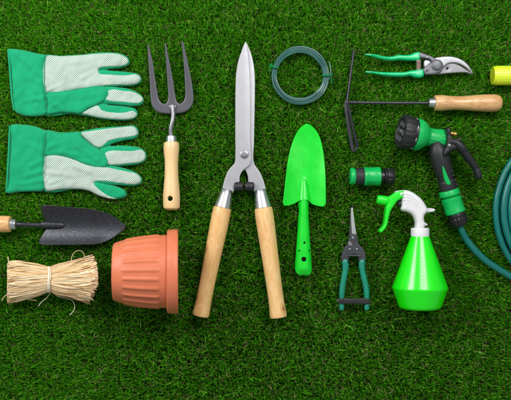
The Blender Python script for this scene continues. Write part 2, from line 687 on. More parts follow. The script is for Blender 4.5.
def glove(label, cx, cy, cuff, back, palm, thumb, fingers, pads, seed, hem, seam, folds=()):
    g = thing("gardening_glove", label, "glove", cx, cy, "pair of gardening gloves")
    sheet("back", back, puff(1 * MM, 3.2 * MM, 6, 0.8 * MM, seed), const(0.0), M["cloth"], g, 0.008, 2.2)
    cf = sheet("cuff", cuff, puff(2 * MM, 7 * MM, 4, 2.6 * MM, seed + 1, 0.05, folds), const(0.0), M["cloth"], g, 0.01, 1.5)
    tube("hem", path3(hem), 0.9 * K, M["cloth"], cf, 8, True, 0.8)
    tube("seam", path3(seam), 0.45 * K, M["thread"], cf, 6, True)
    fpoly = [np.array(resample(np.array(spline(o, 5, True))[:, :2], 1.2)) for o in fingers]

    def ftop(i):
        pf = puff(2 * MM, 6.5 * MM, 4.2, 1.8 * MM, seed + 2 + i, 0.1)

        def f(X, Y, d):
            q = np.stack([X, Y], 1)
            dd = dist(fpoly[i], q) * np.where(inside(fpoly[i], q), 1, 0)
            return pf(X, Y, dd)
        return f

    def over_finger(i):
        t_ = ftop(i)
        return (lambda X, Y, d: t_(X, Y, d) + rnd_edge(d, .8, .9 * MM)), (lambda X, Y, d: t_(X, Y, d) - .8 * MM)

    def palm_top(X, Y, d):
        z = puff(4.5 * MM, 5.5 * MM, 4, 2.4 * MM, seed + 8, 0.06, folds)(X, Y, d)
        z = np.maximum(z, 4.5 * MM + rnd_edge(d, 1.6, 3.2 * MM))
        for i in range(len(fingers)):
            if i not in pads:
                z = np.maximum(z, ftop(i)(X, Y, d) + rnd_edge(d, .8, .9 * MM))
        return z
    for i, o in enumerate(fingers):
        p = sheet("finger", o, ftop(i), const(0.5 * MM), M["cloth"], g, 0.009, 1.6)
        if i in pads:
            sheet("finger_pad", pads[i], *over_finger(i), M["dotted"], p, 0.010, 1.6)
    sheet("palm", palm, palm_top, const(2 * MM), M["dotted"], g, 0.010, 1.5)
    thz = puff(6.0 * MM, 5.5 * MM, 4, 2.4 * MM, seed + 9, 0.06, folds)
    th = sheet("thumb_panel", thumb, thz, const(3 * MM), M["cloth"], g, 0.012, 1.5)
    line = resample(np.array(spline(thumb, 5, True))[:, :2], .35)
    cen = line.mean(0)
    nx = np.roll(line, -1, 0) - np.roll(line, 1, 0)
    nn = np.stack([-nx[:, 1], nx[:, 0]], 1)
    nn /= np.linalg.norm(nn, axis=1)[:, None] + 1e-9
    pl = np.array(thumb, float)
    if not inside(pl, line[5:6] + nn[5:6] * 1.2)[0]:
        nn = -nn
    ins = line + nn * 1.1
    zz = thz(ins[:, 0], ins[:, 1], dist(line[::3], ins))
    V, F = [], []
    for i in range(0, len(ins) - 5, 6):
        v, f, _, _ = tube_geo([W(ins[i + q][0], ins[i + q][1], zz[i + q] + .0001) for q in range(5)], .24 * K, 5, True)
        o = len(V)
        V += [tuple(p) for p in v]
        F += [tuple(o + q for q in ff) for ff in f]
    link("stitching", V, F, M["thread"], th)
    return g


glove("green work glove with dotted palm, topmost of the pair, green panel along its lower edge", 75, 83,
      cuff=[(7, 49), (11, 48), (25, 50), (38, 53), (46, 54.8), (44.5, 62), (44, 77), (45, 92), (46.5, 104), (46.5, 113), (36, 116), (22, 115), (14, 111), (12, 100), (10, 80), (9, 65)],
      back=[(40, 56), (60, 55), (80, 54), (98, 53), (106, 62), (107, 80), (108, 100), (102, 112), (88, 115.5), (70, 113.5), (42, 113.5)],
      palm=[(45.6, 56), (60, 55.7), (75, 54.9), (90, 53.8), (101, 53.2), (112, 53), (122, 55), (128, 59.5), (127, 63.5), (120, 65.8), (108, 66.3), (99.5, 67.6), (98, 70), (99, 73.2), (106, 74.2), (115, 74.7), (125, 75.2), (136.5, 74.3), (140.5, 78), (138.5, 82), (131, 84.3), (118, 84.4), (104, 85.2), (97, 86.8), (70, 90.2), (46, 93)],
      thumb=[(45.5, 92.3), (58, 91), (70, 89.4), (85, 86.8), (97, 85.3), (104, 86.2), (108.5, 91), (107.5, 96.5), (99, 103.4), (88, 108), (80.5, 113.4), (70, 112.4), (60, 112.2), (46.5, 113.5), (46.5, 104)],
      fingers=[[(88, 54), (97, 52), (110, 51.6), (122, 53.6), (128.6, 58.5), (128.5, 63.5), (122, 66.8), (108, 68.6), (98, 70), (88, 70)],
               [(88, 72), (98.5, 69.6), (115, 70.4), (130, 71.8), (138, 73.6), (141.3, 78), (139.4, 82.7), (132, 85.2), (118, 85.8), (103, 87), (90, 84)],
               [(95, 90), (104, 86.3), (118, 86.8), (130, 88.8), (140, 94), (143.3, 99), (141.4, 104), (134, 105.7), (118, 104.6), (104, 103), (96, 100)],
               [(80.5, 113.2), (90, 107), (99, 103.8), (112, 104.8), (126, 106.2), (135, 108.6), (137.4, 113), (135.2, 117.4), (129, 119.8), (116, 119.8), (100, 118.3), (88, 115.8)]],
      pads={2: [(106, 92), (112, 89.3), (122, 90.5), (134, 92), (142, 97), (142.6, 100.5), (138, 103), (125, 102), (109, 100.6), (105, 98)],
            3: [(81.5, 113.2), (90, 108), (97, 105.3), (102, 110.2), (112, 112.3), (124, 112.6), (133, 110.8), (136.6, 113.5), (134.3, 117), (128, 119), (116, 119), (100, 117.4), (89, 115)]},
      seed=2.0, hem=[(8, 50, .008), (9.5, 65, .009), (10.5, 80, .010), (12, 98, .009), (14, 110, .006)],
      seam=[(45.5, 56, .010), (44.3, 66, .0115), (44.2, 78, .012), (45, 92, .012), (46.5, 104, .0115), (46.3, 112, .009)],
      folds=[(46, 97, 26, 101, 2.0, 2.4), (46, 104, 28, 94, 1.8, 1.8), (45, 84, 30, 78, 2.2, 1.5), (17, 54, 30, 66, 2.4, 2.2), (14, 98, 24, 86, 2.2, 1.6), (47, 91, 64, 83, 1.5, 2.2), (82, 78, 97, 70, 1.8, 2.0), (70, 63, 92, 60, 2.0, 1.1), (49, 101, 63, 110, 1.8, 1.8), (104, 92, 80, 98, 2.2, 1.5), (48, 108, 58, 104, 1.6, 1.6)])

glove("green work glove with dotted palm directly above the trowel, green panel along upper edge", 75, 160,
      cuff=[(10, 125), (22, 124.3), (34, 126), (44, 130), (47.5, 131.6), (45.5, 141), (44.3, 155), (43.6, 173), (43.6, 190), (30, 191.4), (18, 192), (6, 193.2), (7, 180), (8.2, 160), (9.2, 140)],
      back=[(42, 131), (60, 132), (80, 131.5), (98, 130), (110, 145), (110, 165), (104, 184), (95, 190.5), (76, 189.3), (41, 190)],
      palm=[(45.4, 154.6), (58, 154.8), (70, 157.4), (85, 163.4), (98, 166.8), (107, 167.4), (115, 169), (128, 171.7), (136, 173.5), (140.5, 178), (140, 182.3), (135, 184.2), (120, 183), (105, 181), (96, 181), (93.5, 183), (97, 187.5), (103, 192.5), (110, 196.6), (116, 198.8), (108, 198.6), (98, 195.5), (88, 190.7), (76, 189), (60, 189.5), (44.8, 190)],
      thumb=[(47, 131.3), (60, 132.6), (72, 131.6), (79.5, 131.8), (82, 137), (90, 143.8), (100, 150), (106, 155), (108.4, 161), (106.5, 166.2), (100, 167.6), (85, 164.4), (70, 158.4), (58, 155.6), (44, 155.6), (45, 143)],
      fingers=[[(79, 132.2), (90, 129), (105, 127), (120, 126), (134, 125.4), (137.8, 129.5), (138, 134.5), (135, 138), (125, 140), (112, 143.5), (104, 148), (99, 149.5), (89, 143)],
               [(99, 150), (103, 147), (112, 145.7), (126, 145.4), (140, 147.8), (145.7, 153), (145, 160), (140, 163.6), (126, 165.4), (112, 166.4), (103, 164)],
               [(95, 166), (107, 165), (122, 167.6), (134, 171.6), (141.2, 177.5), (141, 183), (135, 185.7), (120, 185.3), (105, 184.3), (94, 182)],
               [(90, 185), (94, 181.6), (105, 183.6), (118, 187), (125, 191), (126, 195.5), (121.5, 198.3), (110, 199), (98, 195.5), (90, 191)]],
      pads={0: [(80.5, 133), (90, 131), (105, 128.8), (120, 127.2), (133.5, 126.6), (137, 130.5), (137, 134.3), (130, 136.6), (118, 138.2), (108, 141), (101.5, 146.5), (97, 147), (88, 141)],
            1: [(105, 153), (110, 150.8), (118, 150.5), (131, 151), (141.5, 149.8), (145, 154), (144.5, 159), (140, 162), (128, 163.4), (117, 164.6), (108, 164), (106, 157)]},
      seed=21.0, hem=[(9.8, 126, .008), (9.2, 140, .0105), (8.2, 160, .0105), (7, 180, .0105), (6.4, 192, .008)],
      seam=[(46.5, 132.5, .009), (45.2, 142, .0115), (44.2, 155, .012), (43.6, 173, .012), (43.5, 189, .010)],
      folds=[(43, 171, 24, 177, 2.0, 2.6), (44, 180, 16, 185, 2.0, 1.8), (45, 152, 30, 144, 2.2, 1.8), (44, 160, 30, 166, 1.8, 1.6), (12, 130, 24, 146, 2.6, 1.4), (47, 148, 66, 140, 2.0, 1.8), (98, 160, 76, 146, 2.4, 1.8), (60, 152, 84, 156, 1.6, 1.5), (46, 172, 74, 176, 1.8, 1.6), (50, 183, 62, 179, 1.5, 1.8), (74, 166, 98, 175, 1.8, 1.6)])


# ------------------------------------------------------------------ grey trowel
def build_grey_trowel():
    g = thing("hand_trowel", "grey hammered metal trowel with wooden handle, below the gloves", "trowel", 60, 225)
    out = [(43.2, 206), (50, 205.2), (70, 207), (95, 209.6), (110, 214.4), (119, 220.4), (125.5, 227), (119.5, 233.6), (110, 239.6), (100, 243.4), (80, 244.4), (60, 244.6), (46, 244.6), (40.2, 243.4), (40, 239.5), (43, 233), (46, 228), (45.5, 222), (42.6, 214), (41.8, 208.5)]

    def mid(X, Y):
        w = (Y - 225.5) / 19.5
        end = np.clip((X - 95) / 30, 0, 1)
        return (3.5 + 16 * w ** 2 * (1 - 0.5 * end) + 4 * end ** 2) * MM
    sheet("blade", out, lambda X, Y, d: mid(X, Y) + 0.6 * MM + rnd_edge(d, .7, .9 * MM), lambda X, Y, d: mid(X, Y) - 0.6 * MM, M["hammer"], g, 0.01, 1.6, insets=(.3, .8, 1.6))
    tube("socket", path3([(42.5, 224.8, .0085), (50, 225, .0075), (58, 225.2, .006), (64, 225.3, .0042)]), [3.6 * K, 3.6 * K] + [3.55 * K] * 4 + [3.5 * K] * 6 + [3.3 * K] * 4 + [2.9 * K, 2.6 * K, 1.9 * K], M["hammer"], g, 16, True, 0.75)
    tube("stem", path3([(12, 224.2, .0165), (24, 224.5, .016), (34, 224.9, .012), (44, 225, .0095)]), 2.3 * K, M["dark_steel"], g, 14)
    lathe("ferrule", W(9.5, 224.2, .0165), W(16.2, 224.3, .0165), [(0, 5.6), (.05, 5.9), (.5, 5.5), (.9, 5.2), (.97, 5.0), (1, 4.5), (1, 2.2)], M["ferrule"], g)
    lathe("handle", W(11, 224.2, .0165), W(-58, 223, .0165), [(0, 5.4), (.01, 7.4), (.035, 8.2), (.12, 8.4), (.3, 7.4), (.55, 8.0), (.8, 9.2), (.93, 8.6), (.985, 5.5), (1, 0)], M["beech2"], g, 40, smooth=4)


build_grey_trowel()


# ------------------------------------------------------------------ raffia bundle
def build_raffia():
    g = thing("raffia_bundle", "bundle of pale dry raffia strands tied round its middle", "raffia", 52, 280)
    V, F, R = [], [], []
    ri = random.Random(5)

    def sect(x):
        # centre, half width, half height in picture units
        u = (x - 49) / 45
        if x < 49:
            w = 12.0 + 7.4 * min(1, abs(u) * 1.5) ** 0.8
            c = 279.5 + 3 * abs(u)
            h = 8.4 + 4.1 * min(1, abs(u) * 1.4)
        else:
            w = 12.0 + 11.6 * min(1, abs(u) * 1.0) ** .9
            c = 279.5 + 0.2 * u
            h = 8.4 + 4.6 * min(1, abs(u) * 1.4)
        return c, w, h
    def ribbon(C, N, Wd, cup):
        """thin strip with a slight fold along its middle and real thickness"""
        o = len(V)
        n = len(C)
        th = .00035
        for j in range(n):
            T = (C[min(j + 1, n - 1)] - C[max(j - 1, 0)]).normalized()
            B = T.cross(N[j]).normalized()
            nn = B.cross(T).normalized()
            for q, h in ((-1, 0.0), (0, cup), (1, 0.0), (0, cup - 1)):
                V.append(tuple(C[j] + B * (q * Wd[j]) + nn * (h * Wd[j] * .45 if h >= 0 else cup * Wd[j] * .45 - th)))
        for j in range(n - 1):
            for q in range(4):
                q2 = (q + 1) % 4
                F.append((o + j * 4 + q, o + j * 4 + q2, o + j * 4 + 4 + q2, o + j * 4 + 4 + q))
        F.append((o, o + 1, o + 2, o + 3))
        e = o + (n - 1) * 4
        F.append((e + 3, e + 2, e + 1, e))
        R.extend([ri.random()] * (4 * n))
    for i in range(980):
        a = ri.uniform(0, 2 * PI)
        rr = math.sqrt(ri.uniform(0.5, 1.06))
        x0 = 7 + ri.uniform(0, 2.6) + (2.0 if math.cos(a) > .8 and ri.random() < .6 else 0)
        # the right end is cut on the slant
        x1 = 98 - ri.uniform(0, 4.5) - 9.5 * max(0, -math.cos(a)) ** 1.5 - 5 * max(0, math.cos(a)) ** 3
        C, N, Wd = [], [], []
        w = ri.uniform(.35, 1.25)
        da = ri.uniform(-.45, .45)
        ph = ri.uniform(0, 6)
        tw = ri.gauss(0, .8)
        lift = ri.uniform(0, .16) if ri.random() < .3 else 0
        for j in range(19):
            t = j / 18
            x = x0 + (x1 - x0) * t
            c, hw, hh = sect(x)
            aa = a + da * (t - .5) + .09 * math.sin(ph + 8 * t) * abs(2 * t - 1)
            r2 = rr * (1 + .05 * math.sin(ph * 2 + 13 * t) * abs(2 * t - 1)) + lift * abs(x - 49) / 45 * math.sin(ph + 5 * t) ** 2
            y = c - math.cos(aa) * hw * r2
            z = (hh + 0.8 + math.sin(aa) * hh * r2) * K
            C.append(W(x, y, max(z, .0006)))
            n0 = Vector((0, math.cos(aa), math.sin(aa))).normalized()
            t0 = Vector((0, -math.sin(aa), math.cos(aa)))
            q = tw * math.sin(ph + 6 * t)
            N.append((n0 * math.cos(q) + t0 * math.sin(q)).normalized())
            Wd.append(w * K * (1 - .5 * math.exp(-((x - 49) / 7) ** 2)) * (1 + .2 * math.sin(ph * 3 + 9 * t)))
        ribbon(C, N, Wd, ri.uniform(-.5, .8))
    # folded and broken ends at the right
    for i in range(240):
        a = ri.uniform(0, 2 * PI)
        rr = math.sqrt(ri.uniform(.1, 1.1))
        L = ri.uniform(6, 26)
        x1 = 98.5 - ri.uniform(0, 3) - 9.5 * max(0, -math.cos(a)) ** 1.5 - 5 * max(0, math.cos(a)) ** 3
        C, N, Wd = [], [], []
        w = ri.uniform(.35, 1.0)
        sk = ri.uniform(-.35, .35)
        for j in range(9):
            t = j / 8
            x = x1 - L * (1 - t)
            c, hw, hh = sect(x)
            aa = a + sk * t
            r2 = rr * (1 + .08 * t * t)
            C.append(W(x, c - math.cos(aa) * hw * r2, max((hh + .8 + math.sin(aa) * hh * r2) * K, .0006)))
            N.append(Vector((0, math.cos(aa), math.sin(aa))))
            Wd.append(w * K)
        ribbon(C, N, Wd, ri.uniform(-.6, .8))
    link("strands", V, F, M["raffia"], g, rnd=R, sharp=30)
    # the tie: three turns round the waist and its tails
    P = []
    for i in range(3 * 28 + 1):
        a = 2 * PI * i / 28 + PI / 2
        x = 47.6 + 2.6 * i / 84 + .3 * math.sin(a * 1.3)
        P.append(W(x, 279.5 - math.cos(a) * 12.9, (9.6 + math.sin(a) * 10.0) * K))
    t = tube("tie", P, .6 * K, M["twine"], g, 6, True, .7)
    tube("tie_tail", path3([(49.5, 289, .024), (50.5, 292, .010), (46.5, 298, .005), (41.5, 302, .004), (38.5, 306, .004)]), .45 * K, M["twine"], t, 6)
    tube("tie_tail", path3([(50, 289, .024), (53, 292.5, .010), (58, 296.5, .006), (66, 298.5, .006), (72, 300.5, .006), (74.5, 305, .005), (74, 310, .004), (70, 315, .004)]), .32 * K, M["twine"], t, 6)
    tube("knot", path3([(47.5, 287, .030), (50, 289.5, .025), (51.5, 291, .018), (50, 292, .012)]), 1.1 * K, M["twine"], t, 8)
    for P, r in (([(71, 263, .020), (71.5, 258, .014), (74, 253, .008), (78, 250.5, .006), (82.5, 252, .006), (84.5, 257, .012), (83, 263, .02)], .28),
                 ([(9, 270, .012), (8.6, 264, .010), (8, 256.5, .005)], .45),
                 ([(12, 293, .010), (8, 294, .007), (4, 297, .004), (2, 300.5, .003)], .5),
                 ([(20, 296, .008), (27, 299, .005), (36, 300.5, .004)], .7),
                 ([(90, 296, .015), (92, 291, .012), (94.5, 288, .008)], .5)):
        tube("loose_strand", path3(P), r * K, M["strand"], g, 6, True, .6)


build_raffia()


# ------------------------------------------------------------------ flowerpot on its side
def build_pot():
    g = thing("flowerpot", "terracotta coloured plastic flowerpot lying on its side", "flowerpot", 145, 272)
    zr = 0.08
    k = kz(zr)
    # the mouth rests in the pile and the narrower base is held a little higher
    R = 42.0 * k
    Lx = 64.2 * k
    tilt = math.radians(5.5)
    b = W(177.6, 271.8, zr)
    b.z = R * math.cos(tilt) - .010
    a = b + Vector((-Lx * math.cos(tilt), 0, Lx * math.sin(tilt)))
    N = 24

    def ribs(s, th):
        if s < .14 or s > .73:
            return 0.0
        e = max(0.0, min(1.0, (s - .14) / .06)) * max(0.0, min(1.0, (.73 - s) / .05))
        p = (th * N / (2 * PI)) % 1.0
        q = abs(p - .5) * 2
        # a raised rounded rib with a soft step on both sides
        m = 1 - max(0.0, min(1.0, (q - .30) / .13))
        m = m * m * (3 - 2 * m)
        return 1.0 * (e * e * (3 - 2 * e)) * m
    outer = spline([(0, 27.8), (.02, 28.8), (.10, 30.6), (.22, 32.4), (.40, 34.3), (.60, 35.8), (.80, 36.6), (.84, 36.7)], 10)
    prof = [(.012, 0), (.012, 22), (.0, 23), (.0, 27)] + [tuple(p) for p in outer] + [(.93, 36.9), (.93, 34.6), (.5, 33.2), (.1, 28.6), (.05, 26), (.05, 0)]
    body = lathe("body", a, b, prof, M["terracotta"], g, 200, ribs, sharp=50)
    rim = [(.825, 36.5), (.827, 40.4), (.834, 41.4), (.85, 41.9), (.975, 42.3), (.992, 42.1), (1.0, 41.4), (1.0, 39.8), (.99, 39.2), (.95, 38.6), (.88, 37.4), (.86, 34.8), (.84, 34.8), (.825, 36.5)]
    lathe("rim", a, b, rim, M["terracotta"], g, 96, sharp=50)


build_pot()


# ------------------------------------------------------------------ weeding fork
def build_fork():
    g = thing("hand_fork", "grey three tined hand fork with a pale drilled wooden handle", "hand fork", 171, 130)
    out = [(148.2, 44), (149.2, 44.6), (150.4, 50), (153, 62), (155.5, 80), (158, 96), (159.5, 100.5), (163, 103.2), (166, 102.6), (167.6, 99), (167.2, 85), (166.2, 65), (165, 47), (165.4, 43.6), (166.4, 44.4), (167.6, 50), (169.8, 62), (173, 80), (175.6, 97), (177, 101.6), (180, 103), (183, 101), (184.8, 96), (184.5, 80), (183.4, 60), (182, 45), (182.4, 41.6), (183.6, 42.4), (185, 48), (188, 62), (191.5, 80), (193.4, 95), (193.1, 102), (190, 108), (185, 111.6), (178, 113.2), (172, 113.6), (163, 113.2), (157, 111.7), (152.5, 107.2), (150.4, 100), (149.6, 85), (148.6, 65), (147.9, 48)]

    def zb(Y):
        u = np.clip((104 - Y) / 62, 0, 1)
        return (3 + 13 * u ** 1.5) * MM
    sheet("tines", out, lambda X, Y, d: zb(Y) + 1.6 * MM + rnd_edge(d, 1.2, 2.0 * MM), lambda X, Y, d: zb(Y), M["hammer_fork"], g, 0.01, 1.5, step=.9, insets=(.25, .6, 1.1, 1.9))
    tube("stem", path3([(172.6, 105.5, .0085), (172.8, 109, .0095), (173.2, 114, .012), (172.4, 121, .0155), (170.8, 128, .016), (170.7, 133, .0155), (171.3, 138, .0155)]), 2.25 * K, M["shaft_grey"], g, 14, flat=1.0)
    sheet("weld", [(169, 105), (176, 105), (176, 107.6), (174.8, 110), (170.4, 110), (169, 107.6)], lambda X, Y, d: .0078 + rnd_edge(d, 1.4, 2.2 * MM), const(.006), M["steel_bright"], g, .009, 1.0, step=.7, insets=(.3, .7))
    lathe("ferrule", W(171.4, 142.5, .0155), W(171.4, 135.8, .0155), [(0, 5.4), (.03, 5.6), (.9, 5.2), (.97, 5.0), (1, 4.5), (1, 2)], M["ferrule"], g)
    h = lathe("handle", W(171.4, 141.6, .0155), W(171.6, 210.3, .0155), [(0, 5.2), (.01, 6.6), (.03, 7.5), (.09, 7.9), (.17, 7.5), (.32, 6.7), (.45, 6.8), (.65, 7.8), (.82, 8.5), (.92, 8.4), (.97, 7.4), (.993, 4.6), (1, 0)], M["beech"], g, 40, smooth=4)
    cut(h, W(170.2, 198.6, -.01), W(170.2, 198.6, .05), 2.5)


build_fork()


# ------------------------------------------------------------------ hedge shears
def build_shears():
    g = thing("hedge_shears", "large hedge shears with long steel blades and two wooden handles", "shears", 244, 180)
    zr = .014
    # blade continuing to the right handle lies below, the one to the left handle on top
    under = [(246.4, 42.4), (248.6, 46.5), (251.4, 54), (253.8, 64), (255, 78), (255, 95), (254.6, 120), (254, 145), (253.4, 158), (254.6, 164), (259.4, 171), (263, 178.5), (265.2, 186), (266.4, 193), (256.4, 194), (253, 190), (249.6, 186), (248.2, 181.5), (247.8, 176.5), (246.4, 172.3), (244.4, 169.4), (240, 166), (237, 160), (236.4, 140), (240, 100), (243, 60)]
    sheet("lower_blade", under, lambda X, Y, d: .0085 + rnd_edge(d, .6, 1.2 * MM) - np.clip((X - 250.2) / 5, 0, 1) * np.clip((150 - Y) / 20, 0, 1) * 1.2 * MM, const(.006), M["steel"], g, zr, 2.2, step=1.1, insets=(.3, .7, 1.4))
    over = [(245.6, 41.4), (244, 44), (241.4, 51), (238.4, 60), (236.2, 72), (235.4, 86), (235.2, 110), (235.2, 140), (235.2, 156), (234.4, 163), (230, 168), (226.6, 173.5), (224, 181), (222, 189), (221.4, 193), (231.4, 194), (234.4, 190.4), (238, 186), (239.6, 181.5), (239.9, 176.5), (241.8, 172.2), (244.6, 169.2), (249.4, 165.4), (251.4, 160), (250.8, 152), (250.4, 138), (250.8, 110), (250.4, 86), (249.4, 66), (247.8, 50), (246.6, 43)]

    def ot(X, Y, d):
        bev = np.clip((X - 245.0) / 6, 0, 1) * np.clip((150 - Y) / 25, 0, 1)
        return .0128 + rnd_edge(d, .6, 1.3 * MM) - bev * 1.4 * MM
    sheet("upper_blade", over, ot, const(.0103), M["steel"], g, zr, 2.0, step=1.1, insets=(.3, .7, 1.4))
    bl = rivet("pivot_bolt", 244.4, 154.5, .0138, 4.3, .0022, M["steel_bright"], g, 28)
    p = W(244.4, 154.5, .0158)
    lathe("nut", p, p + Vector((0, 0, .0026)), [(0, 2.6), (.8, 2.5), (1, 1.9)], M["steel_bright"], bl, 6, sharp=25)
    for x0, x1 in ((233.8, 243.6), (244.6, 254.6)):
        a, b = W(x0, 186.5, .0165), W(x1, 186.5, .0165)
        lathe("bumper", a, b, [(0, 0), (.02, 2.6), (.08, 3.9), (.25, 4.6), (.75, 4.6), (.92, 3.9), (.98, 2.6), (1, 0)], M["black_rubber"], g, 24)
    for tag_, a, b, c in (("l", (227.1, 189.6), (222.3, 208.2), (200.6, 316.2)), ("r", (260.3, 189.6), (263.4, 208.4), (278.6, 317.6))):
        z0, z1 = .0145, .0185
        A, B = W(*a, z0), W(*b, z1)
        lathe("ferrule", A, B, [(0, 2), (0, 5.2), (.03, 5.7), (.3, 6.4), (.7, 7.7), (.98, 8.4), (1, 8.1)], M["ferrule"], g, 36)
        H = W(*c, z1)
        A2 = B + (A - B).normalized() * .002
        lathe("handle", A2, H, [(0, 7.4), (.006, 8.3), (.02, 9.0), (.1, 9.3), (.25, 9.0), (.5, 8.3), (.75, 7.8), (.9, 8.0), (.965, 8.5), (.985, 8.4), (.996, 7.6), (1.0, 6.4)], M["beech_knot_high" if tag_ == "l" else "beech_knot_low"], g, 40, smooth=3)


build_shears()


# ------------------------------------------------------------------ green trowel
def build_green_trowel():
    g = thing("hand_trowel", "bright green all metal trowel with a pierced hollow handle", "trowel", 304, 200)
    out = [(306.6, 123.6), (303, 125.4), (299, 129.2), (295, 136), (291, 147), (288, 160), (285.6, 178), (283.4, 198), (283, 203.6), (284.6, 205.6), (290, 205.2), (296, 203), (300, 200.6), (308, 200.6), (312, 204), (318, 206), (323, 206.6), (325.3, 204.2), (325.6, 196), (325.2, 175), (323.6, 154), (321, 140.5), (317.6, 132.4), (313.6, 127.4), (310, 124.6)]

    def mid(X, Y):
        w = (X - 304.4) / 21
        c = np.clip((206 - Y) / 40, 0.25, 1)
        base = (3 + 11 * w ** 2 * (.35 + .65 * np.clip((Y - 124) / 50, 0, 1)) + 5 * np.clip((150 - Y) / 27, 0, 1) ** 2) * MM
        hw = 1.0 + 5.6 * np.clip((Y - 177.5) / 28, 0, 1) ** .6
        u = np.clip(1 - np.abs(X - 304.2) / hw, 0, 1)
        s = np.clip((Y - 177) / 4, 0, 1)
        ridge = np.sqrt(np.clip(1 - (1 - u) ** 2, 0, 1)) * s * (3 + 9 * np.clip((Y - 178) / 26, 0, 1)) * MM
        return base + ridge
    sheet("blade", out, lambda X, Y, d: mid(X, Y) + .4 * MM + rnd_edge(d, .5, .9 * MM), lambda X, Y, d: mid(X, Y) - .6 * MM, M["green_paint"], g, .01, .95, step=1.0, insets=(.3, .7))
    hp = [(299.6, 200.5), (299, 210), (298, 225), (297, 240), (296, 255), (295.2, 266), (295.6, 271), (298.4, 274.8), (301.8, 276.2), (303.6, 274.8), (305.4, 276.4), (309, 275.4), (311.6, 271.6), (312, 266), (311, 252), (310, 238), (309, 222), (308.6, 208), (308.6, 200.5)]

    def hz(X, Y, d):
        hw = 4.4 + (Y - 201) / 66 * 4.2
        cx = 304.1 - (Y - 201) / 66 * .5
        u = np.clip(np.abs(X - cx) / hw, 0, 1)
        end = np.clip((276.5 - Y) / 8, 0, 1) ** .5
        prof = np.sqrt(np.clip(1 - u ** 2, 0, 1))
        return (2.5 + (12.5 + (Y - 201) / 66 * 2.5) * prof * end) * MM
    sheet("handle", hp, lambda X, Y, d: hz(X, Y, d), lambda X, Y, d: hz(X, Y, d) * .9 - 1.5 * MM, M["green_paint"], g, .012, .9, step=.8, insets=(.3, .7, 1.3),
          holes=[(304.3, 242.6, 1.15), (299.3, 250.6, .85), (309.2, 250.6, .85), (303.7, 259, 2.5)])
    # black sheet set under the holes as the shade inside the rolled handle
    sheet("hollow_shade", [(300.2, 238), (308.4, 238), (308.8, 263), (299, 263)], const(.004), const(.003), M["black_plastic"], g, .012, 3, insets=())


build_green_trowel()


# ------------------------------------------------------------------ wire coil
def build_wire():
    g = thing("wire_coil", "coil of green coated garden wire held by two twist ties", "wire", 299.8, 75.8)
    ri = random.Random(3)
    P = []
    n = 26
    seg = 56
    offs = []
    for i in range(n + 1):
        a = ri.uniform(0, 2 * PI)
        r = math.sqrt(ri.random()) * 3.5
        offs.append((r * math.cos(a) * 1.0, 2.9 + r * math.sin(a) * .85))
    for i in range(n * seg):
        t = i / seg
        k = int(t)
        u = t - k
        u = u * u * (3 - 2 * u)
        dr = offs[k][0] * (1 - u) + offs[k + 1][0] * u
        dz = offs[k][1] * (1 - u) + offs[k + 1][1] * u
        a = 2 * PI * t + .4
        squash = .42 if False else 1.0
        pinch = 1 - .25 * max(math.exp(-((math.cos(a - 2.83) - 1) ** 2) * 40), math.exp(-((math.cos(a) - 1) ** 2) * 40))
        rad = 26.1 + dr * pinch + .25 * math.sin(3 * a + k)
        P.append(W(299.9 + rad * math.cos(a), 75.7 - rad * math.sin(a), (dz * pinch + .9) * K))
    tube("wire", P, .78 * K, M["wire"], g, 7, True)
    tube("wire_end", path3([(329, 80, .010), (330.6, 74, .011), (330.4, 67, .010), (328.8, 61.5, .009)]), .6 * K, M["wire"], g, 7)
    for (cx, cy, ang, tails) in ((273.9, 66.6, math.radians(160), [[(270.4, 67.4, .012), (269.6, 70, .009), (268.8, 71.6, .006)], [(270.4, 67, .012), (271.2, 65.4, .010), (272, 63.4, .006)]]),
                                 (326.3, 75.2, 0.0, [[(331, 75.2, .011), (331.8, 79, .007), (331.5, 84, .003)], [(330.8, 74.6, .011), (332.2, 74.0, .008), (332.2, 72.8, .004)]])):
        Q = []
        for i in range(33):
            a = 2 * PI * i / 16
            rr = math.cos(a) * 4.5
            Q.append(W(cx + rr * math.cos(ang), cy - rr * math.sin(ang) + (i - 16) * .05, (3.8 + math.sin(a) * 4.0) * K))
        t = tube("twist_tie", Q, .55 * K, M["tie_green"], g, 6, True, .7)
        for q in tails:
            tube("tie_tail", path3(q), .45 * K, M["tie_green"], t, 6)


build_wire()


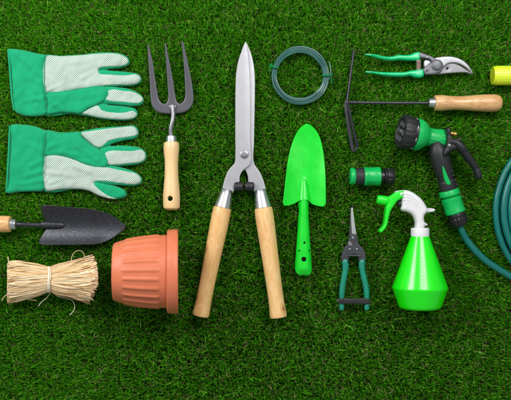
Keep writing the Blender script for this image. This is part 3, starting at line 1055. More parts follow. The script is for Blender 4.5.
# ------------------------------------------------------------------ secateurs
def build_secateurs():
    g = thing("secateurs", "green handled secateurs with a curved steel blade", "secateurs", 420, 65)
    zr = .012
    hz = lambda c, h: (lambda X, Y, d: c + rnd_edge(d, 2.3, h))
    up = [(364.4, 53.6), (368, 53.4), (376, 54.2), (382, 55.6), (388, 56.3), (394, 55.8), (399, 54.4), (404, 54.8), (410, 54.4), (414, 52.6), (418, 51.6), (420.4, 52.6), (421, 56), (419.6, 60), (410, 60.6), (400, 60), (389.5, 60.6), (380.5, 59), (370, 56), (365.4, 55)]
    sheet("handle", up, hz(.009, 7.5 * MM), lambda X, Y, d: .009 - rnd_edge(d, 2.3, 6 * MM), M["grip_green"], g, zr, 1.2, step=.9, insets=(.3, .7, 1.3, 2))
    lw = [(365, 71.2), (369, 70.8), (382, 71.8), (397, 71.9), (404, 71.8), (411, 70.4), (417, 69.4), (423.4, 69.2), (424.4, 73), (423.6, 76.4), (419.8, 78), (414, 77.2), (410, 75.7), (404, 76.6), (394, 76.7), (382, 75.5), (371, 73.4), (365.4, 72.6)]
    sheet("handle", lw, hz(.009, 7.5 * MM), lambda X, Y, d: .009 - rnd_edge(d, 2.3, 6 * MM), M["grip_green"], g, zr, 1.2, step=.9, insets=(.3, .7, 1.3, 2))
    # hook jaw below, cutting blade above
    jaw = [(430, 68), (436, 64), (441, 62.6), (445, 64.6), (450, 63), (456, 63.8), (461, 66), (466, 69.2), (470.5, 72), (472.4, 73.4), (471.6, 74.2), (467.4, 72.6), (460, 72.4), (452, 72.9), (442, 73.8), (434, 74.6), (427, 74.6), (424, 73)]
    sheet("hook_jaw", jaw, lambda X, Y, d: .0105 + rnd_edge(d, .8, 1.2 * MM), const(.006), M["jaw_steel"], g, zr, 1.4, step=.8, insets=(.3, .7, 1.3), holes=[(447.6, 68.4, 1.1)])
    blade = [(434, 58.6), (440, 56.9), (447, 56.3), (453, 56.7), (459, 58.4), (464, 61.2), (468, 64.8), (471, 69.2), (472.8, 73), (472.2, 74.4), (470, 72), (466.4, 68.6), (462.6, 66), (458, 64), (452, 63.2), (447.6, 64.2), (444.4, 66.6), (441, 69), (434, 66)]
    sheet("cutting_blade", blade, lambda X, Y, d: .0132 + rnd_edge(d, 1.2, 1.5 * MM), const(.0112), M["steel_bright"], g, zr, 1.4, step=.8, insets=(.3, .7, 1.3))
    l1 = [(417.6, 53), (420.4, 52.6), (426.6, 54.6), (432, 56.6), (436, 59), (440, 62), (438, 67), (433.6, 66.4), (431, 61.6), (428.6, 59.6), (424, 58.6), (419.4, 57.4)]
    sheet("lever", l1, lambda X, Y, d: .0135 + rnd_edge(d, 1.2, 2.4 * MM), const(.008), M["grey_cast"], g, zr, 1.3, step=.8, insets=(.3, .7, 1.2))
    l2 = [(422.6, 69.4), (424.6, 67), (428.6, 64.6), (432, 61.4), (436, 59.6), (441, 61.6), (443, 66), (441.4, 71.4), (436, 74), (429, 75), (424.6, 74.4)]
    sheet("lever", l2, lambda X, Y, d: .0150 + rnd_edge(d, 1.2, 2.4 * MM), const(.008), M["grey_cast"], g, zr, 1.3, step=.8, insets=(.3, .7, 1.2))
    rivet("pivot_cap", 437, 65.2, .0168, 5.7, .004, M["grey_cast"], g, 30)
    rivet("rivet", 427.4, 57, .0155, 1.3, .0015, M["steel_bright"], g)
    rivet("rivet", 427.2, 70.6, .017, 1.2, .0015, M["plate_dark"], g)
    sheet("catch", [(424.6, 60.4), (428.6, 60.6), (431, 62.4), (428.4, 65.4), (425, 67.6), (423.6, 65)], lambda X, Y, d: .0125 + rnd_edge(d, .8, 1.2 * MM), const(.009), M["steel_bright"], g, zr, 1.2, step=.7, insets=(.3, .7))
    P = []
    for i in range(7 * 14 + 1):
        a = 2 * PI * i / 14
        P.append(W(418.6 + 2.1 * math.cos(a), 60 + 10.6 * i / 98, .010 + 2.1 * math.sin(a) * K))
    tube("spring", P, .62 * K, M["spring"], g, 6)


build_secateurs()


# ------------------------------------------------------------------ hand weeder
def build_weeder():
    g = thing("hand_weeder", "thin black hand weeder with bent rods and a grained wooden handle", "weeder", 400, 103)
    za = .0165
    tube("shaft", path3([(432, 103, za), (400, 102.9, .0145), (370, 102.6, .011), (347.5, 102.2, .009)]), 1.55 * K, M["dark_steel"], g, 14)
    tube("prong", path3([(353.9, 50, .006), (351.8, 66, .007), (349.6, 82, .008), (347.4, 98, .009), (346.8, 103, .009)]), [.9 * K] + [1.45 * K] * 23 + [1.6 * K], M["dark_steel"], g, 10, flat=1.5)
    tube("hoe_blade", path3([(346.2, 100.5, .009), (346.4, 110, .0085), (348.8, 128, .007), (351.4, 142, .0055), (353, 150.8, .005)]), [1.5 * K] + [1.9 * K] * 23 + [1.4 * K], M["dark_steel"], g, 10, flat=.6)
    tube("hoe_blade", path3([(347.4, 101.5, .0095), (349.8, 113, .010), (353, 128, .009), (356, 140, .0075), (357.2, 146, .006), (356.4, 148.6, .005), (353.2, 151, .0048)]), 1.4 * K, M["dark_steel"], g, 10, flat=1.6)
    j = W(346.9, 102.2, .006)
    lathe("joint", j, j + Vector((0, 0, .007)), [(0, 1.6), (.1, 1.9), (.85, 1.9), (1, 1.2)], M["dark_steel"], g, 16)
    lathe("ferrule", W(428.6, 102.9, za), W(436, 103, za), [(0, 1.5), (0, 4.4), (.04, 4.8), (.3, 4.8), (.33, 5.0), (1, 5.2)], M["ferrule"], g, 32)
    lathe("handle", W(434.6, 103, za), W(502.4, 103, za), [(0, 5.2), (.004, 7.0), (.02, 7.8), (.1, 8.0), (.22, 7.1), (.34, 6.8), (.5, 7.4), (.68, 8.4), (.84, 8.8), (.93, 8.0), (.975, 5.9), (.994, 3.0), (1, 0)], M["beech_grain"], g, 44, smooth=4)


build_weeder()


# ------------------------------------------------------------------ lime fluted tube
def build_lime():
    g = thing("plastic_tube", "lime yellow fluted plastic tube end at the right edge", "plastic tube", 520, 75.5)
    z = 9.2 * K

    def flute(s, th):
        return .38 * abs(math.sin(th * 13)) if .03 < s < .97 else 0.0
    a, b = W(492.2, 75.4, z), W(580, 75.6, z)
    lathe("wall", a, b, [(0, 8.3), (.002, 8.9), (.012, 9.1), (.03, 9.1), (.04, 9.2), (.95, 9.4), (1, 9.2), (1, 7.0), (.012, 7.4), (.0, 7.9), (0, 8.3)], M["lime"], g, 140, flute, sharp=60)
    lathe("end_disc", W(493.2, 75.4, z), W(495, 75.4, z), [(0, 0), (0, 7.5), (1, 7.5), (1, 0)], M["lime_dark"], g, 40)


build_lime()


# ------------------------------------------------------------------ hose connector
def build_connector():
    g = thing("hose_connector", "small green and black snap-on hose connector between wire coil and snips", "hose connector", 372, 176.4)
    z = 9.0 * K
    y = 176.4

    def seg(name, x0, x1, prof, mat, mod=None, s=48, sharp=35):
        return lathe(name, W(x0, y, z), W(x1, y, z), prof, mat, g, s, mod, sharp)
    seg("end_cap", 350, 355.8, [(0, 0), (0, 5.6), (0, 7.2), (.1, 8.2), (.35, 8.7), (.7, 8.4), (1, 7.0)], M["green_plastic"])
    seg("ribbed_collar", 355, 364.6, [(0, 6.5), (.02, 7.3), (.12, 7.8), (.9, 8.0), (1, 7.6)], M["black_rubber"], lambda s, th: .32 * (1 if math.sin(th * 22) > 0 else 0) if .1 < s < .92 else 0, 176)
    b = seg("body", 363.8, 380.4, [(0, 7.5), (.01, 8.8), (.05, 9.3), (.2, 9.3), (.25, 8.9), (.7, 8.9), (.76, 9.3), (.95, 9.3), (.99, 8.8), (1, 7)], M["green_plastic"], lambda s, th: .25 * max(0, math.cos(th * 6)) if .2 < s < .8 else 0, 72)
    seg("neck", 379.8, 385.5, [(0, 6.4), (.5, 6.5), (.55, 5.6), (1, 5.6)], M["black_plastic"])
    seg("nut", 384.2, 394.2, [(0, 5), (.0, 7.0), (.06, 7.9), (.2, 8.2), (.24, 7.7), (.3, 8.2), (.82, 8.0), (.95, 7.4), (1, 6.4), (1, 4.2), (.6, 4.0)], M["black_plastic"], lambda s, th: .35 * (1 if math.sin(th * 14) > 0 else 0) if .28 < s < .9 else 0, 168)


build_connector()


# ------------------------------------------------------------------ snips
def build_snips():
    g = thing("pruning_snips", "small pointed snips with teal handles closed by a black strap", "snips", 354, 256)
    zr = .009
    bl = [(351.4, 207.6), (352.6, 207.6), (353.3, 212), (354.6, 222), (356, 232), (356.4, 236), (352.6, 236.4), (351.4, 228), (350.8, 216)]
    b = sheet("blade", bl, lambda X, Y, d: .010 + rnd_edge(d, .5, 1.0 * MM), const(.008), M["steel"], g, zr, 1.0, step=.7, insets=(.25, .6))
    bk = [(351, 207.8), (351.8, 207.6), (352.4, 216), (353.2, 226), (355, 236), (355.4, 240), (348, 243.4), (348.8, 237), (349.7, 226), (350.2, 214)]
    sheet("blade", bk, const(.0085), const(.0065), M["plate_dark"], g, zr, 1.2, step=.7, insets=(.3,))
    pl = [(350.6, 234), (356.6, 234.5), (357.6, 240), (359, 244.4), (362.6, 248), (365, 252.4), (365.6, 258), (365.4, 261), (358.6, 261), (358.6, 257.5), (357, 255.3), (353.4, 254.4), (350, 255.3), (348.4, 257.5), (348.4, 261), (341.4, 261), (341.6, 254), (344.2, 247.6), (347.6, 243.8), (349, 240)]
    sheet("pivot_plate", pl, lambda X, Y, d: .0112 + rnd_edge(d, .7, 1.3 * MM), const(.0075), M["plate_dark"], g, zr, 1.2, step=.8, insets=(.3, .7, 1.2))
    sheet("notch", [(349.2, 241), (351.4, 243.2), (351.8, 245.2), (348, 244.4), (347.8, 242.8)], const(.0132), const(.0115), M["steel_bright"], g, zr, 1, step=.6, insets=(.3,))
    for x, y, r in ((353, 237.8, 1.35), (349.9, 249.3, 1.2), (356.9, 249.1, 1.2)):
        rivet("rivet", x, y, .0122, r, .0016, M["steel_bright"], g)
    tube("spring", path3([(346.5, 256.2, .012), (350, 255.7, .013), (354, 255.6, .013), (360.5, 256.2, .012)]), .8 * K, M["plate_dark"], g, 8)
    for pts in ([(345.0, 261.4, .0085), (345.6, 267, .009), (344.2, 277, .0095), (342.4, 287, .009), (341.7, 297, .009), (341.7, 308.4, .009)],
                [(362.1, 261.4, .0085), (361.9, 267, .009), (363.8, 277, .0095), (366, 287, .009), (366.9, 297, .009), (366.7, 308.4, .009)]):
        n = 31
        tube("handle", path3(pts), [3.25 * K] * 8 + [2.9 * K] * 15 + [2.6 * K] * 8, M["teal_grip"], g, 16, True, .95)
    st = [(338.4, 298.8), (341, 298.2), (354, 298.6), (367, 298.4), (369.4, 299), (369.6, 303.2), (367, 304), (354, 303.8), (341, 303.8), (338.4, 303)]
    sheet("strap", st, lambda X, Y, d: .0155 + rnd_edge(d, 1.0, 1.2 * MM), const(.0135), M["black_rubber"], g, .014, 1.4, step=.8, insets=(.3, .8))
    rivet("strap_knob", 337.8, 300.6, .010, 1.4, .004, M["grey_cast"], g)


build_snips()


# ------------------------------------------------------------------ spray bottle
def build_spray():
    g = thing("spray_bottle", "bright green cone shaped spray bottle with white pump head", "spray bottle", 419, 260)
    z = 27.4 * K * .967
    k = kz(z)
    a, b = W(420, 234.8, z), W(420, 308.6, z)
    prof = [(0, 0), (0, 8.2), (.02, 9.0)]
    prof += [(.02 + (.70 - .02) * t, 9.2 + 18.0 * t) for t in np.linspace(0, 1, 24)]
    prof += [(.712, 27.5), (.724, 27.5), (.735, 27.2)]
    prof += [(.735 + .225 * t, 27.2 - 5.8 * t) for t in np.linspace(0, 1, 10)[1:]]
    prof += [(.975, 20.8), (.988, 20.0), (1.0, 18.4), (1.0, 14), (.985, 10), (.985, 0)]
    bt = lathe("bottle", a, b, prof, M["bottle"], g, 96, sharp=50)
    # moulded scale ticks standing a little proud of the front
    for i in range(9):
        t = .30 + i * .045
        s = .02 + .68 * (t - .02) / .68
        r = (9.2 + 18.0 * (s - .02) / .68) * k
        c = a + (b - a) * s
        w = (1.7 if i % 3 == 0 else 1.0) * k
        P = []
        for j in range(5):
            x = -2.2 * k + (j / 4 - .5) * 2 * w
            P.append(c + Vector((x, 0, math.sqrt(max(r * r - x * x, 0)) - .00005)))
        tube("scale_tick", P, .00035, M["bottle"], bt, 6)
    lathe("collar", W(420, 236.6, z), W(420, 227.8, z), [(0, 0), (0, 8.7), (.03, 9.1), (.9, 9.1), (.97, 8.8), (1, 8.2), (1, 0)], M["white_plastic"], g, 90, lambda s, th: .22 * (1 if math.sin(th * 22) > 0 else 0) if .05 < s < .88 else 0, sharp=35)
    hb = [(394.4, 192), (397.8, 190.6), (402, 190), (407, 190.3), (412, 192.2), (416, 194.8), (420, 198), (423.6, 202.6), (426, 207), (427.4, 210.2), (426, 213), (424, 215), (423.2, 218.6), (423.8, 221.4), (425.4, 224), (424.4, 226), (422.6, 229), (415, 229), (415, 224), (414.6, 220.6), (412.6, 216), (410, 213.6), (407, 212.2), (402, 210.8), (400.6, 209.6), (401, 204), (401, 199), (399.6, 195.4), (396, 194)]
    sheet("pump_head", hb, lambda X, Y, d: z + 4 * MM + rnd_edge(d, 3.6, 9 * MM), lambda X, Y, d: z - 4 * MM - rnd_edge(d, 3.6, 9 * MM), M["white_plastic"], g, z, 1.1, step=.8, insets=(.2, .5, 1, 1.8, 2.8))
    hd = [o_ for o_ in COL.objects if o_.name.startswith("pump_head")][0]
    for q in (0, 1, 2):
        zt_ = z + .0128
        tube("moulded_rib", path3([(402.5 + q * .4, 193.4 + q * 3.2, zt_), (409 + q * .2, 194.6 + q * 3.0, zt_), (414.4 - q * .6, 198 + q * 2.6, zt_), (418.6 - q * 1.2, 203 + q * 1.8, zt_)]), .45 * K, M["white_plastic"], hd, 8)
    sheet("fin", [(424, 208.8), (434.6, 209), (434.8, 211), (424, 212)], lambda X, Y, d: z + rnd_edge(d, .8, 3 * MM), lambda X, Y, d: z - 3 * MM, M["white_plastic"], g, z, 1.2, step=.8, insets=(.3, .7))
    sheet("catch", [(422.6, 220.4), (425.2, 222.6), (427.4, 224), (427.2, 225.8), (423.6, 225.6), (422.4, 227)], lambda X, Y, d: z + rnd_edge(d, .8, 4 * MM), lambda X, Y, d: z - 4 * MM, M["white_plastic"], g, z, 1, step=.7, insets=(.3, .7))
    lathe("piston", W(397.4, 203.4, z), W(403, 204.4, z), [(0, 3.2), (.1, 3.6), (1, 3.6)], M["black_plastic"], g, 24)
    lathe("nozzle", W(377, 199.4, z), W(390.4, 201.4, z), [(0, 1.4), (0, 3.6), (.05, 4.3), (.3, 4.5), (.85, 4.7), (.93, 4.2), (1, 3.4)], M["trigger_green"], g, 60, lambda s, th: .2 * (1 if math.sin(th * 12) > 0 else 0) if .1 < s < .82 else 0)
    tr = [(388, 197.8), (391, 195.4), (394.4, 193), (399, 191), (402.6, 190.6), (405, 192.2), (405, 195), (402.4, 197.4), (398.4, 200), (395.6, 202.6), (393, 206.6), (390.8, 210), (389.4, 214), (388.2, 219), (387.2, 224), (385.6, 228), (383, 231), (380.8, 232.6), (379, 231.2), (380.6, 228.6), (382.8, 226), (384.2, 221.6), (385, 215), (385.6, 210), (386, 206.4), (388.4, 203)]
    sheet("trigger", tr, lambda X, Y, d: z + .009 + rnd_edge(d, 1.6, 3.6 * MM), lambda X, Y, d: z - .009, M["trigger_green"], g, z + .006, 1.1, step=.8, insets=(.2, .5, 1, 1.6), holes=())
    rivet("pivot_pin", 401.3, 194.1, z + .0118, 1.35, .0018, M["white_plastic"], g)


build_spray()


# ------------------------------------------------------------------ hose nozzle
def build_nozzle():
    g = thing("hose_nozzle", "green and black hose spray gun with round dial and trigger", "hose nozzle", 440, 150)
    zA = 18.2 * K
    ax = Vector((.97, -.172, -.15)).normalized()
    A = W(400.2, 131.2, zA)

    def P(u):
        return A + ax * (u * K * .98)

    def seg(name, u0, u1, prof, mat, mod=None, s=48, sharp=35, par=None):
        return lathe(name, P(u0), P(u1), prof, mat, par or g, s, mod, sharp)
    dial = seg("dial", 0, 11.5, [(.14, 0), (.14, 12.4), (.0, 13.4), (0, 15.4), (.06, 16.6), (.2, 17.2), (.8, 17.2), (.95, 16.6), (1, 15.5)], M["black_rubber"], lambda s, th: -.45 * (1 if math.sin(th * 18) > .35 else 0) if .12 < s < .9 else 0, 144)
    # pattern openings on the dial face
    up = Vector((0, 0, 1))
    n1 = (up - ax * up.dot(ax)).normalized()
    n2 = ax.cross(n1)
    for i in range(6):
        a = 2 * PI * i / 6 + .3
        c = P(1.2) + (n1 * math.cos(a) + n2 * math.sin(a)) * (8.2 * K)
        lathe("spray_opening", c, c - ax * .0022, [(0, 3.0), (.7, 3.0), (1, 2.4), (1, 1.6), (.2, 1.3), (.2, 0)], M["grey_cast"], dial, 20)
    lathe("centre_screw", P(1.5), P(-.4), [(0, 2.6), (.8, 2.4), (1, 1.2), (1, 0)], M["steel_bright"], dial, 20)
    ring = seg("ring", 11.0, 14.6, [(0, 15.2), (.05, 16.0), (.9, 16.2), (1, 15.6)], M["black_plastic"])
    for i in range(8):
        a = 2 * PI * i / 8 + .45
        d = (n1 * math.cos(a) + n2 * math.sin(a))
        e = (n2 * math.cos(a) - n1 * math.sin(a))
        c = P(12.8) + d * (16.0 * K * .98)
        tube("marking", [c - e * .0026, c - e * .0008 + d * .0001, c + e * .0008 + d * .0001, c + e * .0026], .0007, M["mark"], ring, 6)
    seg("housing", 14.2, 29.5, [(0, 15.2), (.03, 15.8), (.25, 16.0), (.45, 15.4), (.65, 13.6), (.82, 11.4), (.95, 9.6), (1, 8.9)], M["green_plastic"], lambda s, th: .12 * math.sin(th * 8) if s < .5 else 0, 64)
    seg("barrel", 28.5, 46.6, [(0, 8.6), (.08, 9.0), (.6, 9.3), (.62, 9.8), (.98, 9.8), (1, 9.2), (1, 0)], M["green_plastic"], lambda s, th: (.55 * (1 if math.sin(th * 14) > 0 else 0) if s > .63 else .35 * max(0, math.cos(th * 5)) ** 6), 168, 35)
    lathe("brass_screw", W(447, 132.6, zA + 3 * K), W(456.4, 134.4, zA + 3 * K), [(0, 2.6), (.3, 2.6), (.32, 1.8), (.6, 1.8), (.62, 2.6), (.95, 2.5), (1, 1.6)], M["brass"], g, 20)
    # yoke at the back of the barrel with the trigger hung from it
    zy = zA + 5 * K
    yk = [(446.4, 127.6), (449.2, 127.4), (450.6, 130), (451.2, 137), (455, 138.4), (460.2, 136.6), (461.6, 137.8), (460.4, 142), (461, 147.4), (457, 149.4), (452, 151), (446.6, 155), (443.6, 157), (442.4, 152), (445.4, 146), (446.4, 138)]
    sheet("yoke", yk, lambda X, Y, d: zy + rnd_edge(d, 2, 8 * MM), lambda X, Y, d: zA - 14 * MM + 0 * X, M["black_plastic"], g, zy, 1.2, step=.8, insets=(.3, .7, 1.3))
    tr = [(449.4, 142, zy), (455, 142.4, zy), (460, 146.6, zy), (465.4, 154, zy - .004), (471, 161.6, zy - .008), (475.8, 168.6, zy - .011), (478.3, 176.4, zy - .013)]
    n = 37
    tube("trigger", path3(tr), [(3.0 + 1.7 * math.sin(PI * min(1, i / 30)) * (1 if i < 15 else .62) + (.5 if i > 30 else 0)) * K for i in range(n)], M["black_rubber"], g, 16, True, 1.7, up_lock=True)
    rivet("pivot_pin", 449.4, 145.4, zy + .0085, 1.6, .0022, M["steel_bright"], g)
    gp = [(436.6, 146.5, zA * .80), (438.6, 153, zA * .80), (441.8, 164, zA * .74), (445.4, 177, zA * .62), (448.4, 189, zA * .54)]
    grip = tube("grip", path3(gp, 8), [(7.8 + 1.9 * math.sin(PI * min(1, i / 26)) + (1.0 if i > 26 else 0)) * K for i in range(33)], M["black_rubber"], g, 28, True, 1.0)
    zi = .0445
    ins = [(442.4, 165.4), (443.8, 167), (446, 171.4), (449.6, 179), (451.4, 183), (450.8, 184.6), (448, 184.8), (445.4, 180.4), (443, 172.4)]

    def surf(X, Y):
        t = np.clip((Y - 152) / 37, 0, 1)
        return (zA * .86 + (zA * .54 - zA * .86) * t) + (9.3 - .3 * t) * K
    sheet("inlay", ins, lambda X, Y, d: surf(X, Y) - .8 * MM - (np.abs((X - 442.6) - (Y - 165) * .40 - .6) / 9) ** 2 * .012 + rnd_edge(d, .8, 1.4 * MM), lambda X, Y, d: surf(X, Y) - .006, M["green_plastic"], grip, zi, .9, step=.7, insets=(.3, .7))
    for i in range(7):
        t = i / 6
        x, y = 446.2 + 10.6 * t, 158 + 26.5 * t
        zc = zA * .86 + (zA * .54 - zA * .86) * ((y - 152) / 37)
        p = W(x, y, zc + 5.6 * K)
        lathe("grip_stud", p, p + Vector((.7, .1, .9)).normalized() * .003, [(0, 1.3), (.6, 1.1), (1, .5)], M["black_rubber"], grip, 10)
    for i in range(6):
        t = i / 5
        x, y = 436.4 + 8.6 * t, 160 + 25 * t
        zc = zA * .80 + (zA * .54 - zA * .80) * ((y - 153) / 36)
        p = W(x, y, zc + 6.6 * K)
        lathe("grip_stud", p, p + Vector((-.6, -.1, .9)).normalized() * .003, [(0, 1.3), (.6, 1.1), (1, .5)], M["black_rubber"], grip, 10)
    # threaded green end of the grip
    B0 = W(448.6, 190, zA * .52)
    B1 = W(451.2, 199.4, zA * .50)
    lathe("end_ring", B0, B1, [(0, 8.8), (.05, 9.9), (.1, 10.2), (.55, 10.2), (.62, 9.6), (.7, 7.6), (1, 7.4)], M["green_plastic"], g, 48)


build_nozzle()


# ------------------------------------------------------------------ garden hose
def build_hose():
    g = thing("garden_hose", "coiled teal braided garden hose with green and black end coupling", "hose", 500, 240)
    z0 = 17.2 * K * .50
    A, B = W(450.8, 197.6, z0), W(455.8, 213.2, z0 * .95)
    lathe("coupling", A, B, [(0, 7), (0, 9.2), (.03, 9.9), (.14, 10.1), (.2, 9.7), (.75, 9.7), (.82, 10.1), (.96, 10.0), (1, 9)], M["green_plastic"], g, 48, lambda s, th: .22 * max(0, math.cos(th * 6)) if .18 < s < .78 else 0)
    C = W(460, 225.8, z0 * .85)
    lathe("coupling_nut", W(455.5, 212.6, z0 * .95), C, [(0, 6.5), (.02, 8.4), (.1, 8.9), (.3, 8.9), (.34, 8.2), (.4, 8.7), (.85, 8.2), (.95, 7.4), (1, 5.6), (1, 3)], M["black_plastic"], g, 128, lambda s, th: .4 * (1 if math.sin(th * 16) > 0 else 0) if .36 < s < .88 else 0)
    r = 3.35
    zf = r * K + .001
    pts = [(459.2, 223, z0 * .85), (461.6, 230, .013), (466, 238.6, zf), (474, 249, zf), (484, 259, zf), (496, 267.6, zf), (511, 276.6, zf), (530, 286.6, zf), (556, 296, zf), (586, 300.4, zf), (620, 296, zf)]
    P = spline(pts, 8)
    cx, cy = 582.6, 210.0
    # then round and round into the coil
    a0 = math.atan2(-(296 - cy), 620 - cx)
    R0 = math.hypot(620 - cx, 296 - cy)
    loops = [(R0, zf), (86.7, zf), (77.2, zf), (70.6, zf), (72.4, zf + 6.2 * K), (78.6, zf + 6.0 * K), (64, zf + 2 * K), (63, zf)]
    seg = 44
    for i in range(1, (len(loops) - 1) * seg):
        t = i / seg
        k = int(t)
        u = t - k
        # most of the change between loops happens outside the pictured side
        u = min(1, max(0, u / .38))
        u = u * u * (3 - 2 * u)
        R = loops[k][0] * (1 - u) + loops[k + 1][0] * u
        zz = loops[k][1] * (1 - u) + loops[k + 1][1] * u
        a = a0 + 2 * PI * t
        wob = .6 * math.sin(2 * a + k * 1.7)
        P.append(np.array((cx + (R + wob) * math.cos(a), cy - (R + wob) * math.sin(a), zz)))
    tube("hose_pipe", [W(*p) for p in P], r * K, M["hose"], g, 16, True)


build_hose()


# ------------------------------------------------------------------ turf
def ground():
    s = 3.0
    me = bpy.data.meshes.new("ground")
    me.from_pydata([(-s, -s, -.0213), (s, -s, -.0213), (s, s, -.0213), (-s, s, -.0213)], [], [(0, 1, 2, 3)])
    t = NT("turf backing")
    o = t.obj()
    t.set("Base Color", t.mix(t.ramp(t.noise(o, 180.0, 4), .3, .7), srgb(30, 44, 16), srgb(62, 66, 34)))
    t.set("Roughness", .95)
    t.set("Normal", t.bump(t.noise(o, 500.0, 3), .6, .003))
    me.materials.append(t.m)
    ob = bpy.data.objects.new("ground", me)
    COL.objects.link(ob)
    ob["kind"] = "structure"
    ob["label"] = "backing of the artificial lawn under the blades"
    ob["category"] = "ground"


ground()


def underside():
    cell = .0015
    x0, y0 = -.75, -.6
    nx_, ny_ = int(1.5 / cell), int(1.2 / cell)
    G = np.full((nx_, ny_), 1.0)
    for V, F in REC:
        if V[:, 2].min() > .05:
            continue
        tri = []
        for f in F:
            for i in range(1, len(f) - 1):
                tri.append((f[0], f[i], f[i + 1]))
        T = V[np.array(tri)]
        T = T[T[:, :, 2].min(1) < .05]
        if not len(T):
            continue
        ar = .5 * np.linalg.norm(np.cross(T[:, 1] - T[:, 0], T[:, 2] - T[:, 0]), axis=1)
        n = np.minimum(np.maximum(2, np.ceil(ar / (cell * cell) * 3)).astype(int), 4000)
        idx = np.repeat(np.arange(len(T)), n)
        u = rng.random(len(idx))
        v = rng.random(len(idx))
        sw = u + v > 1
        u[sw] = 1 - u[sw]
        v[sw] = 1 - v[sw]
        p = T[idx, 0] + (T[idx, 1] - T[idx, 0]) * u[:, None] + (T[idx, 2] - T[idx, 0]) * v[:, None]
        ix = ((p[:, 0] - x0) / cell).astype(int)
        iy = ((p[:, 1] - y0) / cell).astype(int)
        ok = (ix >= 0) & (iy >= 0) & (ix < nx_) & (iy < ny_)
        np.minimum.at(G, (ix[ok], iy[ok]), p[ok, 2])

    def look(x, y):
        ix = ((x - x0) / cell).astype(int)
        iy = ((y - y0) / cell).astype(int)
        ok = (ix >= 0) & (iy >= 0) & (ix < nx_) & (iy < ny_)
        r = np.full(x.shape, 1.0)
        r[ok] = G[ix[ok], iy[ok]]
        return r
    return look


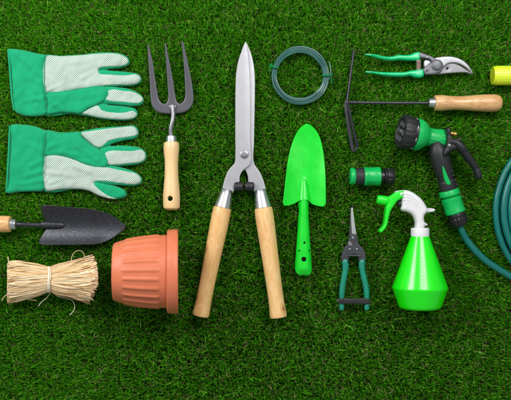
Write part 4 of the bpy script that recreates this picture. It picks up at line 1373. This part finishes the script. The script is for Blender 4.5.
def grass():
    look = underside()
    NI, NO, NT_ = 345000, 60000, 90000
    xi = rng.uniform(-.66, .66, NI)
    yi = rng.uniform(-.55, .55, NI)
    xo = rng.uniform(-1.15, 1.15, NO * 2)
    yo = rng.uniform(-1.0, 1.0, NO * 2)
    k = ~((np.abs(xo) < .66) & (np.abs(yo) < .55))
    xo, yo = xo[k], yo[k]
    xt = rng.uniform(-.66, .66, NT_)
    yt = rng.uniform(-.55, .55, NT_)
    x = np.concatenate([xi, xo, xt])
    y = np.concatenate([yi, yo, yt])
    n = len(x)
    thatch = np.zeros(n, bool)
    thatch[len(xi) + len(xo):] = True
    outer = np.zeros(n, bool)
    outer[len(xi):len(xi) + len(xo)] = True
    # tufts: pull the roots together a little
    tx = np.round(x / .006) * .006 + rng.normal(0, .0004, n)
    ty = np.round(y / .006) * .006
    x = x * .45 + tx * .55
    y = y * .45 + ty * .55
    # slow drift of the nap
    lean_d = PI / 2 + .5 * np.sin(x * 9 + 1.3) * np.cos(y * 7) + rng.normal(0, 1.15, n)
    h = rng.uniform(.0175, .0255, n)
    lean = np.abs(rng.normal(.16, .20, n))
    wid = rng.uniform(.0008, .00135, n)
    tall = rng.random(n) < .04
    h[tall] = rng.uniform(.0255, .0305, tall.sum())
    h[thatch] = rng.uniform(.011, .0225, thatch.sum())
    lean_d[thatch] = rng.uniform(0, 2 * PI, thatch.sum())
    lean[thatch] = rng.uniform(.15, .6, thatch.sum())
    wid[thatch] = rng.uniform(.0005, .0009, thatch.sum())
    wid[outer] *= 1.7
    curl = rng.normal(.5, .4, n)
    yaw = rng.uniform(0, 2 * PI, n)
    ts = np.array([0, .4, .74, 1.0])
    cx, sy = np.cos(lean_d), np.sin(lean_d)
    wx, wy = np.cos(yaw), np.sin(yaw)
    verts = np.zeros((n, 7, 3))
    press = rng.random(n) < .7
    base_under = look(x, y) < .5
    press &= ~tall
    press |= base_under
    for i, t in enumerate(ts):
        off = h * (lean * t + curl * lean * t * t * .8)
        zz = h * (t - .22 * np.clip(lean, 0, 1.2) * t * t)
        px = x + cx * off
        py = y + sy * off
        if i == 3:
            pz = -.0212 + zz
            lim = np.where(press, look(px, py), 1.0)
            verts[:, 6] = np.stack([px, py, np.minimum(pz, np.maximum(lim - .0008, -.0208))], 1)
        else:
            w = wid * (1.0, .95, .7)[i]
            for q, s in enumerate((-1, 1)):
                ax_ = px + wx * w * s
                ay_ = py + wy * w * s
                lim = np.where(press, np.minimum(look(ax_, ay_), look(px, py)), 1.0)
                verts[:, i * 2 + q] = np.stack([ax_, ay_, np.minimum(-.0212 + zz, np.maximum(lim - .0008, -.0208))], 1)
    # colours: real differences from blade to blade
    c = rng.random(n)
    pal = np.array([srgb(84, 178, 18)[:3], srgb(122, 208, 38)[:3], srgb(66, 150, 18)[:3], srgb(162, 216, 84)[:3]])
    pick = np.where(c < .46, 0, np.where(c < .74, 1, np.where(c < .94, 2, 3)))
    col = pal[pick] * rng.uniform(.8, 1.2, (n, 1))
    tan = np.array([srgb(200, 184, 128)[:3], srgb(218, 198, 160)[:3], srgb(140, 136, 74)[:3]])
    col[thatch] = tan[rng.integers(0, 3, thatch.sum())] * rng.uniform(.8, 1.15, (thatch.sum(), 1))
    NV = n * 7
    me = bpy.data.meshes.new("grass")
    me.vertices.add(NV)
    me.vertices.foreach_set("co", verts.astype(np.float32).ravel())
    base = (np.arange(n) * 7)[:, None]
    loops = np.concatenate([base + np.array([[0, 1, 3, 2]]), base + np.array([[2, 3, 5, 4]]), base + np.array([[4, 5, 6]])], 1)
    me.loops.add(loops.size)
    me.loops.foreach_set("vertex_index", loops.astype(np.int32).ravel())
    me.polygons.add(n * 3)
    st = (np.arange(n) * 11)[:, None] + np.array([[0, 4, 8]])
    me.polygons.foreach_set("loop_start", st.astype(np.int32).ravel())
    me.polygons.foreach_set("loop_total", np.tile(np.array([4, 4, 3], dtype=np.int32), n))
    me.polygons.foreach_set("use_smooth", np.ones(n * 3, bool))
    ca = me.attributes.new("col", "FLOAT_COLOR", "POINT")
    cc = np.ones((n, 7, 4), np.float32)
    cc[:, :, :3] = col[:, None, :]
    ca.data.foreach_set("color", cc.ravel())
    me.update(calc_edges=True)
    me.validate()
    t = NT("turf blades")
    a = t.n("ShaderNodeAttribute", attribute_name="col").outputs["Color"]
    t.set("Base Color", a)
    t.set("Roughness", .5)
    t.set("Specular IOR Level", .3)
    tr = t.n("ShaderNodeBsdfTranslucent")
    t.t.links.new(a, tr.inputs["Color"])
    mx = t.n("ShaderNodeMixShader", {0: .35})
    t.t.links.new(t.b.outputs[0], mx.inputs[1])
    t.t.links.new(tr.outputs[0], mx.inputs[2])
    t.t.links.new(mx.outputs[0], t.t.nodes["Material Output"].inputs[0])
    me.materials.append(t.m)
    ob = bpy.data.objects.new("grass", me)
    COL.objects.link(ob)
    ob["kind"] = "stuff"
    ob["label"] = "dense short artificial grass with tan flecks under the tools"
    ob["category"] = "grass"


grass()


# ------------------------------------------------------------------ light and camera
def softbox(name, loc, aim, sx, sy, power, col=(1, .98, .95)):
    L = bpy.data.lights.new(name, "AREA")
    L.shape = "RECTANGLE"
    L.size, L.size_y = sx, sy
    L.energy = power
    L.color = col
    o = bpy.data.objects.new(name, L)
    COL.objects.link(o)
    o.location = loc
    o.rotation_euler = (Vector(aim) - Vector(loc)).to_track_quat("-Z", "Y").to_euler()
    return o


softbox("softbox_right", (.50, .90, 1.45), (.1, .10, 0), .8, .75, 18.5)
softbox("softbox_left", (-1.15, .78, 1.15), (-.05, .05, 0), .7, .65, 17.5)

w = bpy.data.worlds.new("World")
scene.world = w
w.use_nodes = True
w.node_tree.nodes["Background"].inputs[0].default_value = (.95, .97, 1.0, 1)
w.node_tree.nodes["Background"].inputs[1].default_value = .27

cam = bpy.data.cameras.new("camera")
cam.sensor_width = 36
cam.lens = 36 * D / (511 * K)
cam.clip_end = 50
co = bpy.data.objects.new("camera", cam)
COL.objects.link(co)
co.location = (0, 0, D)
scene.camera = co

scene.view_settings.view_transform = "Standard"
scene.view_settings.look = "None"
scene.view_settings.exposure = 0.2
scene.view_settings.gamma = 1
scene.cycles.use_denoising = True
scene.cycles.filter_width = 1.8
